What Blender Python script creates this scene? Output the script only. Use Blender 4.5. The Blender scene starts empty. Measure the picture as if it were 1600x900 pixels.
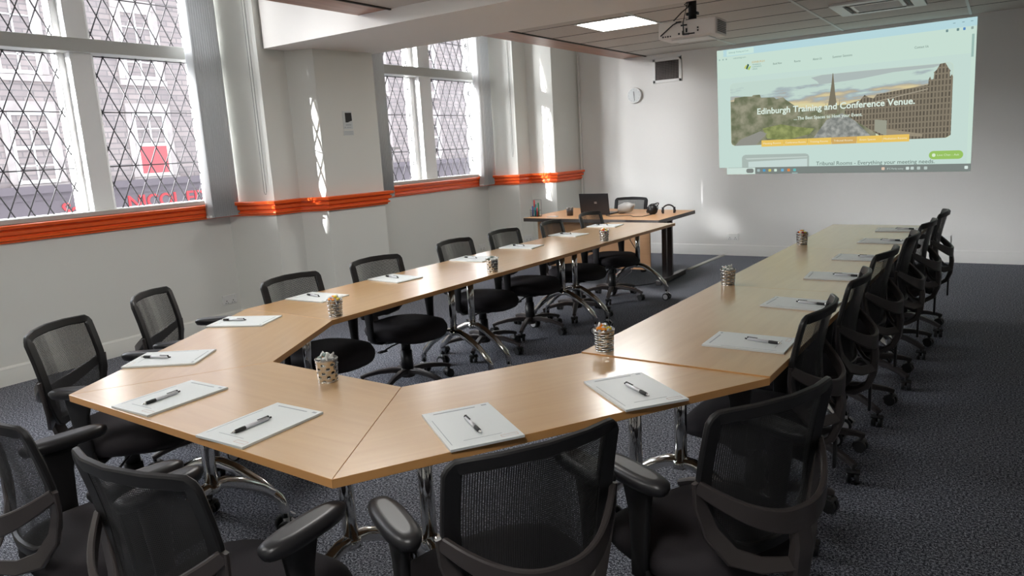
import bpy, bmesh, math, random
from math import sin, cos, pi, radians, sqrt
from mathutils import Vector, Matrix
random.seed(7)
C = bpy.context.scene.collection
SC = bpy.context.scene
EXP = .5
SCR = .92*2**-EXP   # picture brightness of the projector

# ------------------------------------------------------------------ materials
def mat(name, col, rough=.5, metal=0., spec=.5, noise=None, bump=None, coat=0.):
    m = bpy.data.materials.new(name); m.use_nodes = True
    n = m.node_tree.nodes; l = m.node_tree.links; b = n['Principled BSDF']
    b.inputs['Base Color'].default_value = (*col, 1); b.inputs['Roughness'].default_value = rough
    b.inputs['Metallic'].default_value = metal; b.inputs['Specular IOR Level'].default_value = spec
    b.inputs['Coat Weight'].default_value = coat
    tc = n.new('ShaderNodeTexCoord')
    if noise:   # (scale, amount[, stretch])
        nz = n.new('ShaderNodeTexNoise'); nz.inputs['Scale'].default_value = noise[0]; nz.inputs['Detail'].default_value = 5
        mp = n.new('ShaderNodeMapping'); mp.inputs['Scale'].default_value = noise[2] if len(noise) > 2 else (1, 1, 1)
        l.new(tc.outputs['Object'], mp.inputs[0]); l.new(mp.outputs[0], nz.inputs['Vector'])
        r = n.new('ShaderNodeMapRange'); r.inputs[1].default_value = .3; r.inputs[2].default_value = .7
        r.inputs[3].default_value = 1 - noise[1]; r.inputs[4].default_value = 1 + noise[1]
        l.new(nz.outputs['Fac'], r.inputs[0])
        mx = n.new('ShaderNodeVectorMath'); mx.operation = 'SCALE'; mx.inputs[0].default_value = col
        l.new(r.outputs[0], mx.inputs['Scale']); l.new(mx.outputs[0], b.inputs['Base Color'])
    if bump:    # (scale, strength)
        nb = n.new('ShaderNodeTexNoise'); nb.inputs['Scale'].default_value = bump[0]; nb.inputs['Detail'].default_value = 3
        l.new(tc.outputs['Object'], nb.inputs['Vector'])
        bp = n.new('ShaderNodeBump'); bp.inputs['Strength'].default_value = bump[1]; bp.inputs['Distance'].default_value = .004
        l.new(nb.outputs['Fac'], bp.inputs['Height']); l.new(bp.outputs[0], b.inputs['Normal'])
    return m

def emis(name, col, s=1.):
    m = bpy.data.materials.new(name); m.use_nodes = True
    n = m.node_tree.nodes; l = m.node_tree.links; n.remove(n['Principled BSDF'])
    e = n.new('ShaderNodeEmission'); e.inputs[0].default_value = (*col, 1); e.inputs[1].default_value = s
    l.new(e.outputs[0], n['Material Output'].inputs[0]); return m

def srgb(r, g, b):
    f = lambda c: (c/255/12.92) if c/255 <= .04045 else ((c/255+.055)/1.055)**2.4
    return (f(r), f(g), f(b))

def carpet_mat():
    m = bpy.data.materials.new('carpet'); m.use_nodes = True
    n = m.node_tree.nodes; l = m.node_tree.links; b = n['Principled BSDF']
    tc = n.new('ShaderNodeTexCoord')
    a = n.new('ShaderNodeTexNoise'); a.inputs['Scale'].default_value = 260; a.inputs['Detail'].default_value = 1
    a2 = n.new('ShaderNodeTexNoise'); a2.inputs['Scale'].default_value = 105; a2.inputs['Detail'].default_value = 3
    l.new(tc.outputs['Object'], a.inputs['Vector']); l.new(tc.outputs['Object'], a2.inputs['Vector'])
    ad = n.new('ShaderNodeMath'); ad.operation = 'ADD'; l.new(a.outputs['Fac'], ad.inputs[0]); l.new(a2.outputs['Fac'], ad.inputs[1])
    r = n.new('ShaderNodeValToRGB')
    r.color_ramp.elements[0].position = .42; r.color_ramp.elements[0].color = (.020, .022, .030, 1)
    r.color_ramp.elements[1].position = .62; r.color_ramp.elements[1].color = (.46, .48, .54, 1)
    e = r.color_ramp.elements.new(.5); e.color = (.105, .112, .135, 1)
    h = n.new('ShaderNodeMath'); h.operation = 'MULTIPLY'; h.inputs[1].default_value = .5
    l.new(ad.outputs[0], h.inputs[0]); l.new(h.outputs[0], r.inputs[0]); l.new(r.outputs[0], b.inputs['Base Color'])
    b.inputs['Roughness'].default_value = .95; b.inputs['Specular IOR Level'].default_value = .15
    bp = n.new('ShaderNodeBump'); bp.inputs['Strength'].default_value = .6; bp.inputs['Distance'].default_value = .004
    l.new(h.outputs[0], bp.inputs['Height']); l.new(bp.outputs[0], b.inputs['Normal'])
    return m

def weave_mat(name, col, n_, hole):
    """open weave: round holes between threads, laid out in the mesh's own UVs (metres)"""
    m = bpy.data.materials.new(name); m.use_nodes = True
    n = m.node_tree.nodes; l = m.node_tree.links; b = n['Principled BSDF']
    b.inputs['Base Color'].default_value = (*col, 1); b.inputs['Roughness'].default_value = .55
    uv = n.new('ShaderNodeUVMap')
    sc = n.new('ShaderNodeVectorMath'); sc.operation = 'SCALE'; sc.inputs['Scale'].default_value = n_
    fr = n.new('ShaderNodeVectorMath'); fr.operation = 'FRACTION'
    sb = n.new('ShaderNodeVectorMath'); sb.operation = 'SUBTRACT'; sb.inputs[1].default_value = (.5, .5, 0)
    ln = n.new('ShaderNodeVectorMath'); ln.operation = 'LENGTH'
    lt = n.new('ShaderNodeMath'); lt.operation = 'GREATER_THAN'; lt.inputs[1].default_value = hole
    l.new(uv.outputs[0], sc.inputs[0]); l.new(sc.outputs[0], fr.inputs[0]); l.new(fr.outputs[0], sb.inputs[0])
    l.new(sb.outputs[0], ln.inputs[0]); l.new(ln.outputs['Value'], lt.inputs[0]); l.new(lt.outputs[0], b.inputs['Alpha'])
    return m

def glass_mat(name, tint=(1, 1, 1), refl=.08):
    m = bpy.data.materials.new(name); m.use_nodes = True
    n = m.node_tree.nodes; l = m.node_tree.links; n.remove(n['Principled BSDF'])
    t = n.new('ShaderNodeBsdfTransparent'); t.inputs[0].default_value = (*tint, 1)
    g = n.new('ShaderNodeBsdfGlossy'); g.inputs['Roughness'].default_value = .03
    f = n.new('ShaderNodeLayerWeight'); f.inputs[0].default_value = .2
    mp = n.new('ShaderNodeMath'); mp.operation = 'MULTIPLY'; mp.inputs[1].default_value = refl*4
    l.new(f.outputs['Fresnel'], mp.inputs[0])
    x = n.new('ShaderNodeMixShader'); l.new(mp.outputs[0], x.inputs[0]); l.new(t.outputs[0], x.inputs[1]); l.new(g.outputs[0], x.inputs[2])
    l.new(x.outputs[0], n['Material Output'].inputs[0]); return m

def stone_mat(name, c1, c2, mortar, scale=1.0):
    m = bpy.data.materials.new(name); m.use_nodes = True
    n = m.node_tree.nodes; l = m.node_tree.links; b = n['Principled BSDF']
    tc = n.new('ShaderNodeTexCoord'); mp = n.new('ShaderNodeMapping')
    mp.inputs['Rotation'].default_value = (0, radians(90), 0)
    sx = n.new('ShaderNodeSeparateXYZ'); cx = n.new('ShaderNodeCombineXYZ')
    l.new(tc.outputs['Object'], sx.inputs[0]); l.new(sx.outputs['Y'], cx.inputs[0]); l.new(sx.outputs['Z'], cx.inputs[1])
    br = n.new('ShaderNodeTexBrick'); br.inputs['Scale'].default_value = scale
    br.inputs['Color1'].default_value = (*c1, 1); br.inputs['Color2'].default_value = (*c2, 1); br.inputs['Mortar'].default_value = (*mortar, 1)
    br.inputs['Mortar Size'].default_value = .012; br.inputs['Brick Width'].default_value = .31; br.inputs['Row Height'].default_value = .095
    l.new(cx.outputs[0], br.inputs['Vector'])
    nz = n.new('ShaderNodeTexNoise'); nz.inputs['Scale'].default_value = 3.; nz.inputs['Detail'].default_value = 6; l.new(tc.outputs['Object'], nz.inputs['Vector'])
    r = n.new('ShaderNodeMapRange'); r.inputs[3].default_value = .75; r.inputs[4].default_value = 1.2; l.new(nz.outputs['Fac'], r.inputs[0])
    v = n.new('ShaderNodeVectorMath'); v.operation = 'SCALE'; l.new(br.outputs['Color'], v.inputs[0]); l.new(r.outputs[0], v.inputs['Scale'])
    l.new(v.outputs[0], b.inputs['Base Color']); b.inputs['Roughness'].default_value = .9
    return m

def wood_mat(name, c1, c2, rough, spec=.5, axis='X', coat=0.):
    m = bpy.data.materials.new(name); m.use_nodes = True
    n = m.node_tree.nodes; l = m.node_tree.links; b = n['Principled BSDF']
    tc = n.new('ShaderNodeTexCoord'); mp = n.new('ShaderNodeMapping')
    s = {'X': (1.2, 14, 14), 'Y': (14, 1.2, 14)}[axis]; mp.inputs['Scale'].default_value = s
    nz = n.new('ShaderNodeTexNoise'); nz.inputs['Scale'].default_value = 2.2; nz.inputs['Detail'].default_value = 7; nz.inputs['Distortion'].default_value = .6
    l.new(tc.outputs['Object'], mp.inputs[0]); l.new(mp.outputs[0], nz.inputs['Vector'])
    r = n.new('ShaderNodeValToRGB'); r.color_ramp.elements[0].position = .3; r.color_ramp.elements[1].position = .7
    r.color_ramp.elements[0].color = (*c1, 1); r.color_ramp.elements[1].color = (*c2, 1)
    l.new(nz.outputs['Fac'], r.inputs[0]); l.new(r.outputs[0], b.inputs['Base Color'])
    b.inputs['Roughness'].default_value = rough; b.inputs['Specular IOR Level'].default_value = spec; b.inputs['Coat Weight'].default_value = coat
    b.inputs['Coat Roughness'].default_value = .22; b.inputs['Coat IOR'].default_value = 1.65
    return m

M = dict(
    wall=mat('white_paint', (.78, .775, .75), .75, spec=.25),
    wall_grey=mat('wall_paint', (.76, .765, .72), .75, spec=.25),
    ceil_white=mat('ceiling_paint', (.78, .75, .71), .8),
    tile=mat('ceiling_tile', (.56, .52, .48), .85, noise=(60, .03)),
    grid=mat('ceiling_grid', (.62, .62, .60), .5),
    gap=mat('shadow_gap', (.05, .045, .04), .8),
    carpet=carpet_mat(),
    orange=mat('orange_gloss_paint', srgb(246, 100, 38), .28, coat=.3),
    soffit=wood_mat('soffit_wood', srgb(150, 104, 82), srgb(178, 128, 102), .35, axis='Y'),
    beech=wood_mat('beech_laminate', srgb(190, 151, 104), srgb(198, 160, 112), .30, spec=.7, coat=1.),
    beech_y=wood_mat('beech_laminate_long', srgb(190, 151, 104), srgb(198, 160, 112), .30, spec=.7, axis='Y', coat=1.),
    edge=mat('beech_edging', srgb(200, 148, 92), .4),
    under=mat('tabletop_underside', srgb(150, 115, 80), .7),
    panelwood=wood_mat('desk_panel_wood', srgb(196, 148, 104), srgb(204, 158, 114), .4),
    chrome=mat('chrome', (.75, .74, .72), .12, 1.),
    steel=mat('brushed_steel', (.62, .61, .58), .26, 1.),
    silver=mat('silver_plastic', (.60, .60, .62), .3, .3),
    dark_metal=mat('dark_metal', (.10, .09, .088), .35, .6),
    plastic=mat('black_plastic', (.012, .0115, .012), .42, spec=.4),
    plastic2=mat('dark_brown_plastic', (.042, .035, .034), .36, bump=(300, .05)),
    pad=mat('armrest_rubber', (.018, .0175, .019), .36, spec=.4),
    fabric=mat('black_seat_fabric', (.022, .019, .022), .85, spec=.3, bump=(500, .2)),
    piping=mat('black_piping', (.018, .018, .02), .6),
    mesh=weave_mat('black_mesh_weave', (.030, .030, .031), 190, .395),
    paper=mat('paper', (.64, .67, .665), .38),
    ink=mat('grey_ink', (.35, .38, .40), .8), inkred=mat('red_ink', (.62, .46, .42), .8),
    rubber=mat('black_rubber', (.015, .015, .016), .5),
    clear=glass_mat('clear_plastic', (.93, .94, .94), .12),
    pane=glass_mat('window_glass', (.97, .98, 1.), .03),
    lead=mat('lead_came', (.07, .065, .07), .6),
    winwhite=mat('window_white_paint', (.88, .88, .87), .45),
    wingrey=mat('window_sill_grey', (.48, .48, .45), .5),
    blind=mat('blind_fabric', (.70, .71, .71), .7),
    blindw=mat('blind_white', (.78, .78, .77), .6),
    cord=mat('blind_cord', (.30, .29, .28), .7),
    white_pl=mat('white_plastic', (.78, .78, .76), .4),
    cream=mat('projector_cream', (.78, .73, .69), .45),
    grille=mat('grille_brown', (.16, .13, .12), .5),
    black=mat('matt_black', (.012, .012, .012), .6),
    laptop=mat('laptop_grey', (.035, .036, .042), .3, .4),
    red=mat('red_plastic', (.55, .02, .03), .35), teal=mat('teal_plastic', (.02, .22, .26), .35), blue=mat('blue_plastic', (.04, .10, .35), .35),
    green=mat('green_plastic', (.03, .22, .10), .35),
    o_candy=mat('orange_candy', (.95, .33, .04), .2), y_candy=mat('yellow_candy', (.95, .75, .10), .2), r_candy=mat('red_candy', (.6, .04, .05), .2), p_candy=mat('purple_candy', (.35, .12, .30), .2),
    w_candy=mat('white_candy', (.80, .81, .78), .18), g_candy=mat('grey_green_candy', (.22, .28, .25), .2),
    stone=stone_mat('facade_stone', (.34, .29, .28), (.26, .225, .225), (.21, .19, .19)),
    stone_light=mat('facade_trim_stone', (.40, .36, .35), .85, noise=(4, .15)),
    sash=mat('sash_white', (.80, .80, .80), .6),
    fpane=mat('facade_window_glass', (.20, .21, .24), .3, noise=(1.4, .5)),
    shop=mat('shop_fascia', (.13, .11, .125), .6), shop2=mat('shop_glass', (.28, .30, .36), .35, noise=(1., .4)),
    sred=mat('shop_red', (.62, .05, .06), .6), redblind=mat('red_window_blind', (.42, .10, .11), .7),
    asphalt=mat('street_asphalt', (.25, .25, .26), .9),
    led=emis('led_panel_light', (1., .985, .95), 25.),
    bag=mat('grey_plastic_bag', (.45, .45, .44), .35, bump=(30, .8)),
)

# ------------------------------------------------------------------ mesh building
class MB:
    def __init__(s): s.b = bmesh.new(); s.uv = None
    def box(s, c, size, rot=None, bev=0., mi=0):
        r = bmesh.ops.create_cube(s.b, size=1.); vs = r['verts']
        m = Matrix.Translation(Vector(c)) @ ((rot if isinstance(rot, Matrix) else Matrix.Rotation(rot, 4, 'Z')) if rot is not None else Matrix.Identity(4)) @ Matrix.Diagonal((*size, 1))
        bmesh.ops.transform(s.b, matrix=m, verts=vs)
        fs = {f for v in vs for f in v.link_faces}
        for f in fs: f.material_index = mi
        if bev > 0:
            es = {e for v in vs for e in v.link_edges}
            bmesh.ops.bevel(s.b, geom=list(vs)+list(es), offset=bev, segments=2, affect='EDGES', profile=.6)
        return s
    def ring_loft(s, rings, closed=True, cap=True, mi=0):
        vr = [[s.b.verts.new(p) for p in r] for r in rings]
        n = len(vr[0]); fs = []
        for a, b in zip(vr, vr[1:]):
            for i in range(n if closed else n-1):
                j = (i+1) % n
                f = s.b.faces.new((a[i], a[j], b[j], b[i])); f.material_index = mi; f.smooth = True; fs.append(f)
        if cap and closed:
            for r, rev in ((vr[0], True), (vr[-1], False)):
                f = s.b.faces.new(list(reversed(r)) if rev else r); f.material_index = mi
        return s
    def tube(s, pts, r, seg=10, closed=False, mi=0, flat=None, up=None):
        """sweep an ellipse (or a flat=(w,h) rounded bar) along pts"""
        P = [Vector(p) for p in pts]; n = len(P); R = r if isinstance(r, (list, tuple)) else [r]*n
        rings = []; pu = Vector(up) if up is not None else None
        for i in range(n):
            if closed: t = P[(i+1) % n]-P[i-1]
            else: t = P[min(i+1, n-1)]-P[max(i-1, 0)]
            t.normalize()
            ref = pu if pu is not None else (Vector((0, 0, 1)) if abs(t.z) < .9 else Vector((0, 1, 0)))
            x = t.cross(ref)
            if x.length < 1e-4: x = t.cross(Vector((1, 0, 0)))
            x.normalize(); y = x.cross(t).normalized()
            if flat:
                fl = flat[i] if isinstance(flat, list) else flat
                w, h = fl; k = min(w, h)*.22
                ring = []
                for (sx, sy) in ((1, 1), (-1, 1), (-1, -1), (1, -1)):
                    cs = [(sx*(w/2), sy*(h/2-k)), (sx*(w/2-k), sy*(h/2))]
                    if sx*sy < 0: cs.reverse()
                    for (a, b) in cs: ring.append(P[i]+x*a+y*b)
            else:
                ring = [P[i]+x*(R[i]*cos(2*pi*k/seg))+y*(R[i]*sin(2*pi*k/seg)) for k in range(seg)]
            rings.append(ring)
        if closed:
            rings.append(rings[0]); vr = [[s.b.verts.new(p) for p in r_] for r_ in rings[:-1]]; m = len(vr[0])
            for a in range(n):
                A, B = vr[a], vr[(a+1) % n]
                for i in range(m):
                    j = (i+1) % m; f = s.b.faces.new((A[i], A[j], B[j], B[i])); f.smooth = True; f.material_index = mi
        else: s.ring_loft(rings, mi=mi)
        return s
    def cyl(s, a, b, r, seg=16, r2=None, mi=0): return s.tube([a, b], [r, r if r2 is None else r2], seg, mi=mi)
    def lathe(s, prof, seg=24, c=(0, 0, 0), mi=0, cap=False):
        rings = [[(c[0]+r*cos(2*pi*k/seg), c[1]+r*sin(2*pi*k/seg), c[2]+z) for k in range(seg)] for r, z in prof]
        return s.ring_loft(rings, cap=cap, mi=mi)
    def prism(s, poly, z0, z1, mi=0):
        a = [s.b.verts.new((p[0], p[1], z0)) for p in poly]; b = [s.b.verts.new((p[0], p[1], z1)) for p in poly]
        n = len(poly)
        for i in range(n):
            j = (i+1) % n; f = s.b.faces.new((a[i], a[j], b[j], b[i])); f.material_index = mi
        f = s.b.faces.new(list(reversed(a))); f.material_index = mi; f = s.b.faces.new(b); f.material_index = mi
        return s
    def xform(s, m): bmesh.ops.transform(s.b, matrix=m, verts=s.b.verts); return s
    def build(s, name, ms, parent=None, kind=None, loc=None, rz=0., recalc=True, smooth=None):
        if recalc: bmesh.ops.recalc_face_normals(s.b, faces=s.b.faces)
        me = bpy.data.meshes.new(name); s.b.to_mesh(me); s.b.free()
        for m in (ms if isinstance(ms, (list, tuple)) else [ms]): me.materials.append(m)
        if smooth:
            for p in me.polygons: p.use_smooth = True
        o = bpy.data.objects.new(name, me); C.objects.link(o)
        if parent is not None: o.parent = parent
        if loc is not None: o.location = loc
        o.rotation_euler = (0, 0, rz)
        if kind: o['kind'] = kind
        return o

def crisp(o, deg=38):
    me = o.data
    for p in me.polygons: p.use_smooth = True
    b = bmesh.new(); b.from_mesh(me)
    for e in b.edges:
        e.smooth = not (len(e.link_faces) == 2 and e.calc_face_angle(0) > radians(deg))
    b.to_mesh(me); b.free(); return o

def tag(o, label, cat, group=None):
    o['label'] = label; o['category'] = cat
    if group: o['group'] = group
    return o
def thing(name, label, cat, loc=(0, 0, 0), rz=0., group=None):
    o = bpy.data.objects.new(name, None); C.objects.link(o); o.empty_display_size = .05
    o.location = loc; o.rotation_euler = (0, 0, rz); return tag(o, label, cat, group)
def copy_tree(o, parent=None):
    c = o.copy(); C.objects.link(c); c.parent = parent
    for ch in [k for k in bpy.data.objects if k.parent == o and k is not c]: copy_tree(ch, c)
    return c
def dup(src, loc, rz, label, group=None, cat=None):
    c = copy_tree(src); c.location = loc; c.rotation_euler = (0, 0, rz); c['label'] = label
    if group: c['group'] = group
    return c

def text_mesh(name, txt, size, material, parent, mtx, ext=.0006, bold=0., align='LEFT', sx=1.):
    cu = bpy.data.curves.new(name, 'FONT'); cu.body = txt; cu.size = size; cu.extrude = ext; cu.offset = bold
    cu.align_x = align; cu.align_y = 'CENTER'; cu.resolution_u = 3
    tmp = bpy.data.objects.new(name+'_src', cu); C.objects.link(tmp)
    bpy.context.view_layer.update()
    dg = bpy.context.evaluated_depsgraph_get()
    me = bpy.data.meshes.new_from_object(tmp.evaluated_get(dg)); bpy.data.objects.remove(tmp)
    me.transform(mtx @ Matrix.Diagonal((sx, 1, 1, 1))); me.materials.clear(); me.materials.append(material); me.name = name
    o = bpy.data.objects.new(name, me); C.objects.link(o); o.parent = parent
    return o

# ------------------------------------------------------------------ room shell (metres; +Y to the projection wall, -X the street)
YB = 6.93; CZ = 2.61; TOP = 3.62; FR = -4.6; RT = 5.0
MB().box((.4, 1.1, -.05), (10.4, 12.4, .1)).build('floor', M['carpet'], kind='structure')
MB().box((1., YB+.1, 1.8), (9.2, .2, 3.7)).build('wall_back', M['wall'], kind='structure')
MB().box((RT+.1, 1.1, 1.8), (.2, 11.9, 3.7)).build('wall_right', M['wall'], kind='structure')
MB().box((.3, FR-.1, 1.8), (9.8, .2, 3.7)).build('wall_front', M['wall'], kind='structure')
# street wall: two piers, spandrels under the windows, lintels above
pier1 = [(-4.04, 1.87), (-3.53, 2.0), (-3.51, 2.28), (-3.27, 2.40), (-3.17, 3.06), (-3.93, 3.28), (-4.17, 3.28), (-4.26, 1.87)]
pier2 = [(-3.93, 5.93), (-3.46, 6.0), (-3.40, 6.22), (-3.02, 6.25), (-3.0, 6.93), (-3.0, 7.1), (-4.5, 7.1), (-4.17, 5.93)]
pier0 = [(-4.04, -1.62), (-4.26, -1.62), (-4.5, FR), (-3.5, FR), (-3.5, -1.9)]
w = MB(); w.prism(pier1, 0, TOP).prism(pier2, 0, TOP).prism(pier0, 0, TOP)
w.box((-4.15, .125, .585), (.22, 3.49, 1.17)).box((-4.05, 4.605, .585), (.24, 2.65, 1.17))
w.box((-4.15, .125, 3.5), (.22, 3.49, .24)).box((-4.05, 4.605, 3.5), (.24, 2.65, .24))
w.build('wall_left', M['wall_grey'], kind='structure')
# true ceiling high above the window recess, suspended tiled ceiling below it
MB().box((.25, 1.2, TOP+.05), (9.6, 12.0, .1)).build('ceiling', M['ceil_white'], kind='structure')
def susp(x0, x1, y0, y1, name):
    c = MB(); c.box(((x0+x1)/2, (y0+y1)/2, CZ+.03), (x1-x0, y1-y0, .06))
    o = c.build(name, M['tile'], kind='structure')
    g = MB()
    xs = [-2.02+.0+1.22*k for k in range(0, 6)]
    for x in xs:
        if x0+.05 < x < x1: g.box((x, (y0+y1)/2, CZ-.002), (.024, y1-y0, .006))
    y = 6.9-.6*20
    while y < y1-.05:
        if y > y0+.05: g.box(((x0+x1)/2, y, CZ-.0005), (x1-x0, .008, .004), mi=1)
        y += .6
    g.build('ceiling_grid', [M['grid'], M['gap']], o)
    return o
XS = -1.98
susp(XS, RT, 3.13, YB, 'ceiling_tiles')
susp(XS, RT, FR, 2.05, 'ceiling_tiles')
# timber soffit strips at the window edge of the suspended ceiling, with an upstand behind
for (y0, y1) in ((3.13, YB), (-1.9, 2.05)):
    s = MB(); s.box((-2.15, (y0+y1)/2, CZ+.012), (.34, y1-y0, .024)); s.build('trim_soffit', M['soffit'], kind='structure')
    s = MB(); s.box((XS+.006, (y0+y1)/2, CZ-.004), (.018, y1-y0, .014)); s.build('trim_soffit_bead', M['gap'], kind='structure')
    s = MB(); s.box((-2.30, (y0+y1)/2, (CZ+TOP)/2), (.04, y1-y0, TOP-CZ)); s.build('ceiling_upstand', M['ceil_white'], kind='structure')
# boxed beam across the room on the first pier
MB().box((.75, 2.59, (2.5+TOP)/2), (8.5, 1.08, TOP-2.5)).build('ceiling_beam', M['ceil_white'], kind='structure')

def sweep_profile(path, prof, z, name, m, kind='structure', inner=1):
    """prof: list of (out, up); path: plan polyline; out is to the room side (left-hand normal * inner)"""
    P = [Vector((p[0], p[1])) for p in path]; rings = []
    for i in range(len(P)):
        ds = []
        if i > 0: ds.append((P[i]-P[i-1]).normalized())
        if i < len(P)-1: ds.append((P[i+1]-P[i]).normalized())
        ns = [Vector((d.y, -d.x))*inner for d in ds]
        nn = sum(ns, Vector((0, 0))).normalized(); k = 1/max(.35, nn.dot(ns[0]))
        rings.append([(P[i].x+nn.x*o*k, P[i].y+nn.y*o*k, z+u) for o, u in prof])
    return crisp(MB().ring_loft(rings).build(name, m, kind=kind), 25)
rail = [(0, 0), (.022, 0), (.024, .014), (.042, .020), (.042, .034), (.028, .037), (.028, .050), (.052, .060), (.058, .084), (.044, .090), (.044, .099), (.074, .104), (.078, .126), (.070, .132), (0, .132)]
run1 = [(-4.04, -1.6), (-4.04, 1.87), (-3.53, 2.0), (-3.51, 2.28), (-3.27, 2.40), (-3.17, 3.06), (-3.27, 3.09)]
run2 = [(-3.93, 3.3), (-3.93, 5.93), (-3.46, 6.0), (-3.40, 6.22), (-3.02, 6.25), (-3.0, 6.91)]
sweep_profile(run1, rail, 1.035, 'trim_1', M['orange']); sweep_profile(run2, rail, 1.035, 'trim_2', M['orange'])
base = [(0, 0), (.018, 0), (.018, .105), (.014, .115), (.014, .125), (.006, .14), (0, .14)]
sweep_profile([(-4.04, -1.6), (-4.04, 1.87), (-3.53, 2.0), (-3.51, 2.28), (-3.27, 2.40), (-3.17, 3.06), (-3.93, 3.28), (-3.93, 5.93), (-3.46, 6.0), (-3.40, 6.22), (-3.02, 6.25), (-3.0, 6.93)], base, 0, 'baseboard_left', M['wall_grey'])
sweep_profile([(-3.0, YB), (RT, YB)], base, 0, 'baseboard_back', M['wall'])
sweep_profile([(RT, YB), (RT, FR)], base, 0, 'baseboard_right', M['wall'])

# ------------------------------------------------------------------ windows
def window(n, xin, xg, lights, y0, y1):
    root = bpy.data.objects.new('window_%d' % n, None); C.objects.link(root); root['kind'] = 'structure'; root.location = (xg, (y0+y1)/2, 1.19)
    L = lambda x, y, z: (x-xg, y-(y0+y1)/2, z-1.19)
    # mullions between the lights
    edges = [y0]+[v for ab in lights for v in ab]+[y1]
    for i in range(0, len(edges), 2):
        a, b = edges[i], edges[i+1]
        if b-a < .02: continue
        m = MB()
        xi = xin-.04
        m.box(L((xi+xg)/2-.03, (a+b)/2, 2.3), (abs(xi-xg)+.05, (b-a)*.62, 2.24), bev=.01)
        m.box(L(xg-.02, (a+b)/2, 2.3), (.10, (b-a), 2.24), bev=.008)
        m.build('mullion', M['winwhite'], root)
    m = MB(); m.box(L((xin+xg)/2-.02, (y0+y1)/2, 2.49), (.20, y1-y0, .105), bev=.006); m.build('transom', M['wingrey'], root)
    m = MB(); m.box(L((xin+xg)/2-.02, (y0+y1)/2, 1.187), (abs(xin-xg)+.12, y1-y0, .036), bev=.004); m.build('window_sill', M['wingrey'], root)
    m = MB(); m.box(L((xin+xg)/2, (y0+y1)/2, 3.40), (.2, y1-y0, .05)); m.build('window_head', M['winwhite'], root)
    for (a, b) in lights:
        for (z0, z1) in ((1.205, 2.44), (2.54, 3.38)):
            g = MB(); g.box(L(xg, (a+b)/2, (z0+z1)/2), (.004, b-a, z1-z0))
            po = g.build('window_pane', M['pane'], root)
            ld = MB(); W = .1385; H = .293; x = xg+.006
            zc = 1.99 if z0 < 2 else 2.90; yc = (a+b)/2
            # diamond leading: two families of straight cames clipped to the light
            for sgn in (1, -1):
                sl = sgn*H/W
                for k in range(-14, 15):
                    yy = yc+W*k
                    pts = []
                    for yb_ in (a, b):
                        z = zc+sl*(yb_-yy)
                        if z0 <= z <= z1: pts.append((yb_, z))
                    for zb in (z0, z1):
                        y = yy+(zb-zc)/sl
                        if a < y < b: pts.append((y, zb))
                    if len(pts) >= 2:
                        p, q = pts[0], pts[1]
                        if abs(p[0]-q[0])+abs(p[1]-q[1]) > .02: ld.tube([L(x, *p), L(x, *q)], .0055, 5)
            zb = zc-.44*3
            while zb < z1:
                if zb > z0+.02: ld.tube([L(x+.006, a, zb), L(x+.006, b, zb)], .005, 5)
                zb += .44
            ld.build('leading', M['lead'], po)
    return root
window(1, -4.04, -4.2, [(-1.40, -.53), (-.25, .62), (.90, 1.77)], -1.62, 1.87)
window(2, -3.93, -4.1, [(3.75, 4.62), (4.98, 5.85)], 3.28, 5.93)

# ------------------------------------------------------------------ vertical blinds (gathered), pull cords
def blind(loc, n, dy, w, lab, z0=1.05, z1=3.1, ang=.9, mat_=None, first=None, grp='gathered vertical blinds'):
    t = thing('vertical_blind', lab, 'blind', loc, 0, grp)
    hr = MB(); hr.box((0, 0, z1+.02-loc[2]), (.05, abs(dy)*n+.06, .04), bev=.004); hr.build('head_rail', M['white_pl'], t)
    me = None
    for k in range(n):
        s = MB(); a = ang+random.uniform(-.06, .06)
        rings = []
        for z in (z0-loc[2], z1-loc[2]):
            rings.append([(cos(a)*u, sin(a)*u+(abs(u)*.10), z) for u in (-w/2, -w/4, 0, w/4, w/2)]+[(cos(a)*u+.002, sin(a)*u+(abs(u)*.10)+.002, z) for u in (w/2, w/4, 0, -w/4, -w/2)])
        s.ring_loft(rings)
        o = s.build('slat', (mat_ or M['blind']) if not (first and k < first) else M['blindw'], t); o.location = (0, (k-(n-1)/2)*dy, 0)
    wt = MB(); wt.box((0, 0, z0-loc[2]+.008), (w*.62, abs(dy)*n+.015, .02), bev=.004); wt.build('bottom_weight', M['white_pl'], t)
    return t
blind((-3.92, 1.72, 1.05), 13, .0225, .085, 'grey vertical blind bunched at the right end of the near leaded window', ang=.25)
blind((-3.86, 3.80, 1.06), 8, .026, .085, 'narrow grey vertical blind bunched at the left end of the far window, beside the pillar', ang=.5)
blind((-3.83, 5.80, 1.06), 9, .036, .085, 'white edged grey vertical blind bunched at the right end of the far window', ang=.35, first=3)
def cordset(x, y, z0, z1, lab):
    c = MB()
    for d in (-.012, .012):
        c.tube([(x, y+d, z1), (x, y+d*1.1, (z0+z1)/2), (x, y+d, z0+.03)], .0022, 6)
    c.tube([(x, y-.012, z0+.03), (x, y-.006, z0+.008), (x, y+.006, z0+.008), (x, y+.012, z0+.03)], .0022, 6)
    tag(c.build('blind_cord', M['cord']), lab, 'cord', 'pull cords beside the windows')
cordset(-3.60, 1.965, 1.22, 3.2, 'thin grey pull cord on the reveal beside the near window')
cordset(-3.52, 5.975, 1.40, 2.9, 'thin grey pull cord on the reveal beside the far window')
tr = MB(); tr.box((-2.965, 6.905, 1.6), (.022, .022, 3.0)); tag(tr.build('cable_trunking', M['wall']), 'slim white cable trunking running up the far left corner of the room', 'trunking')

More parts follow.
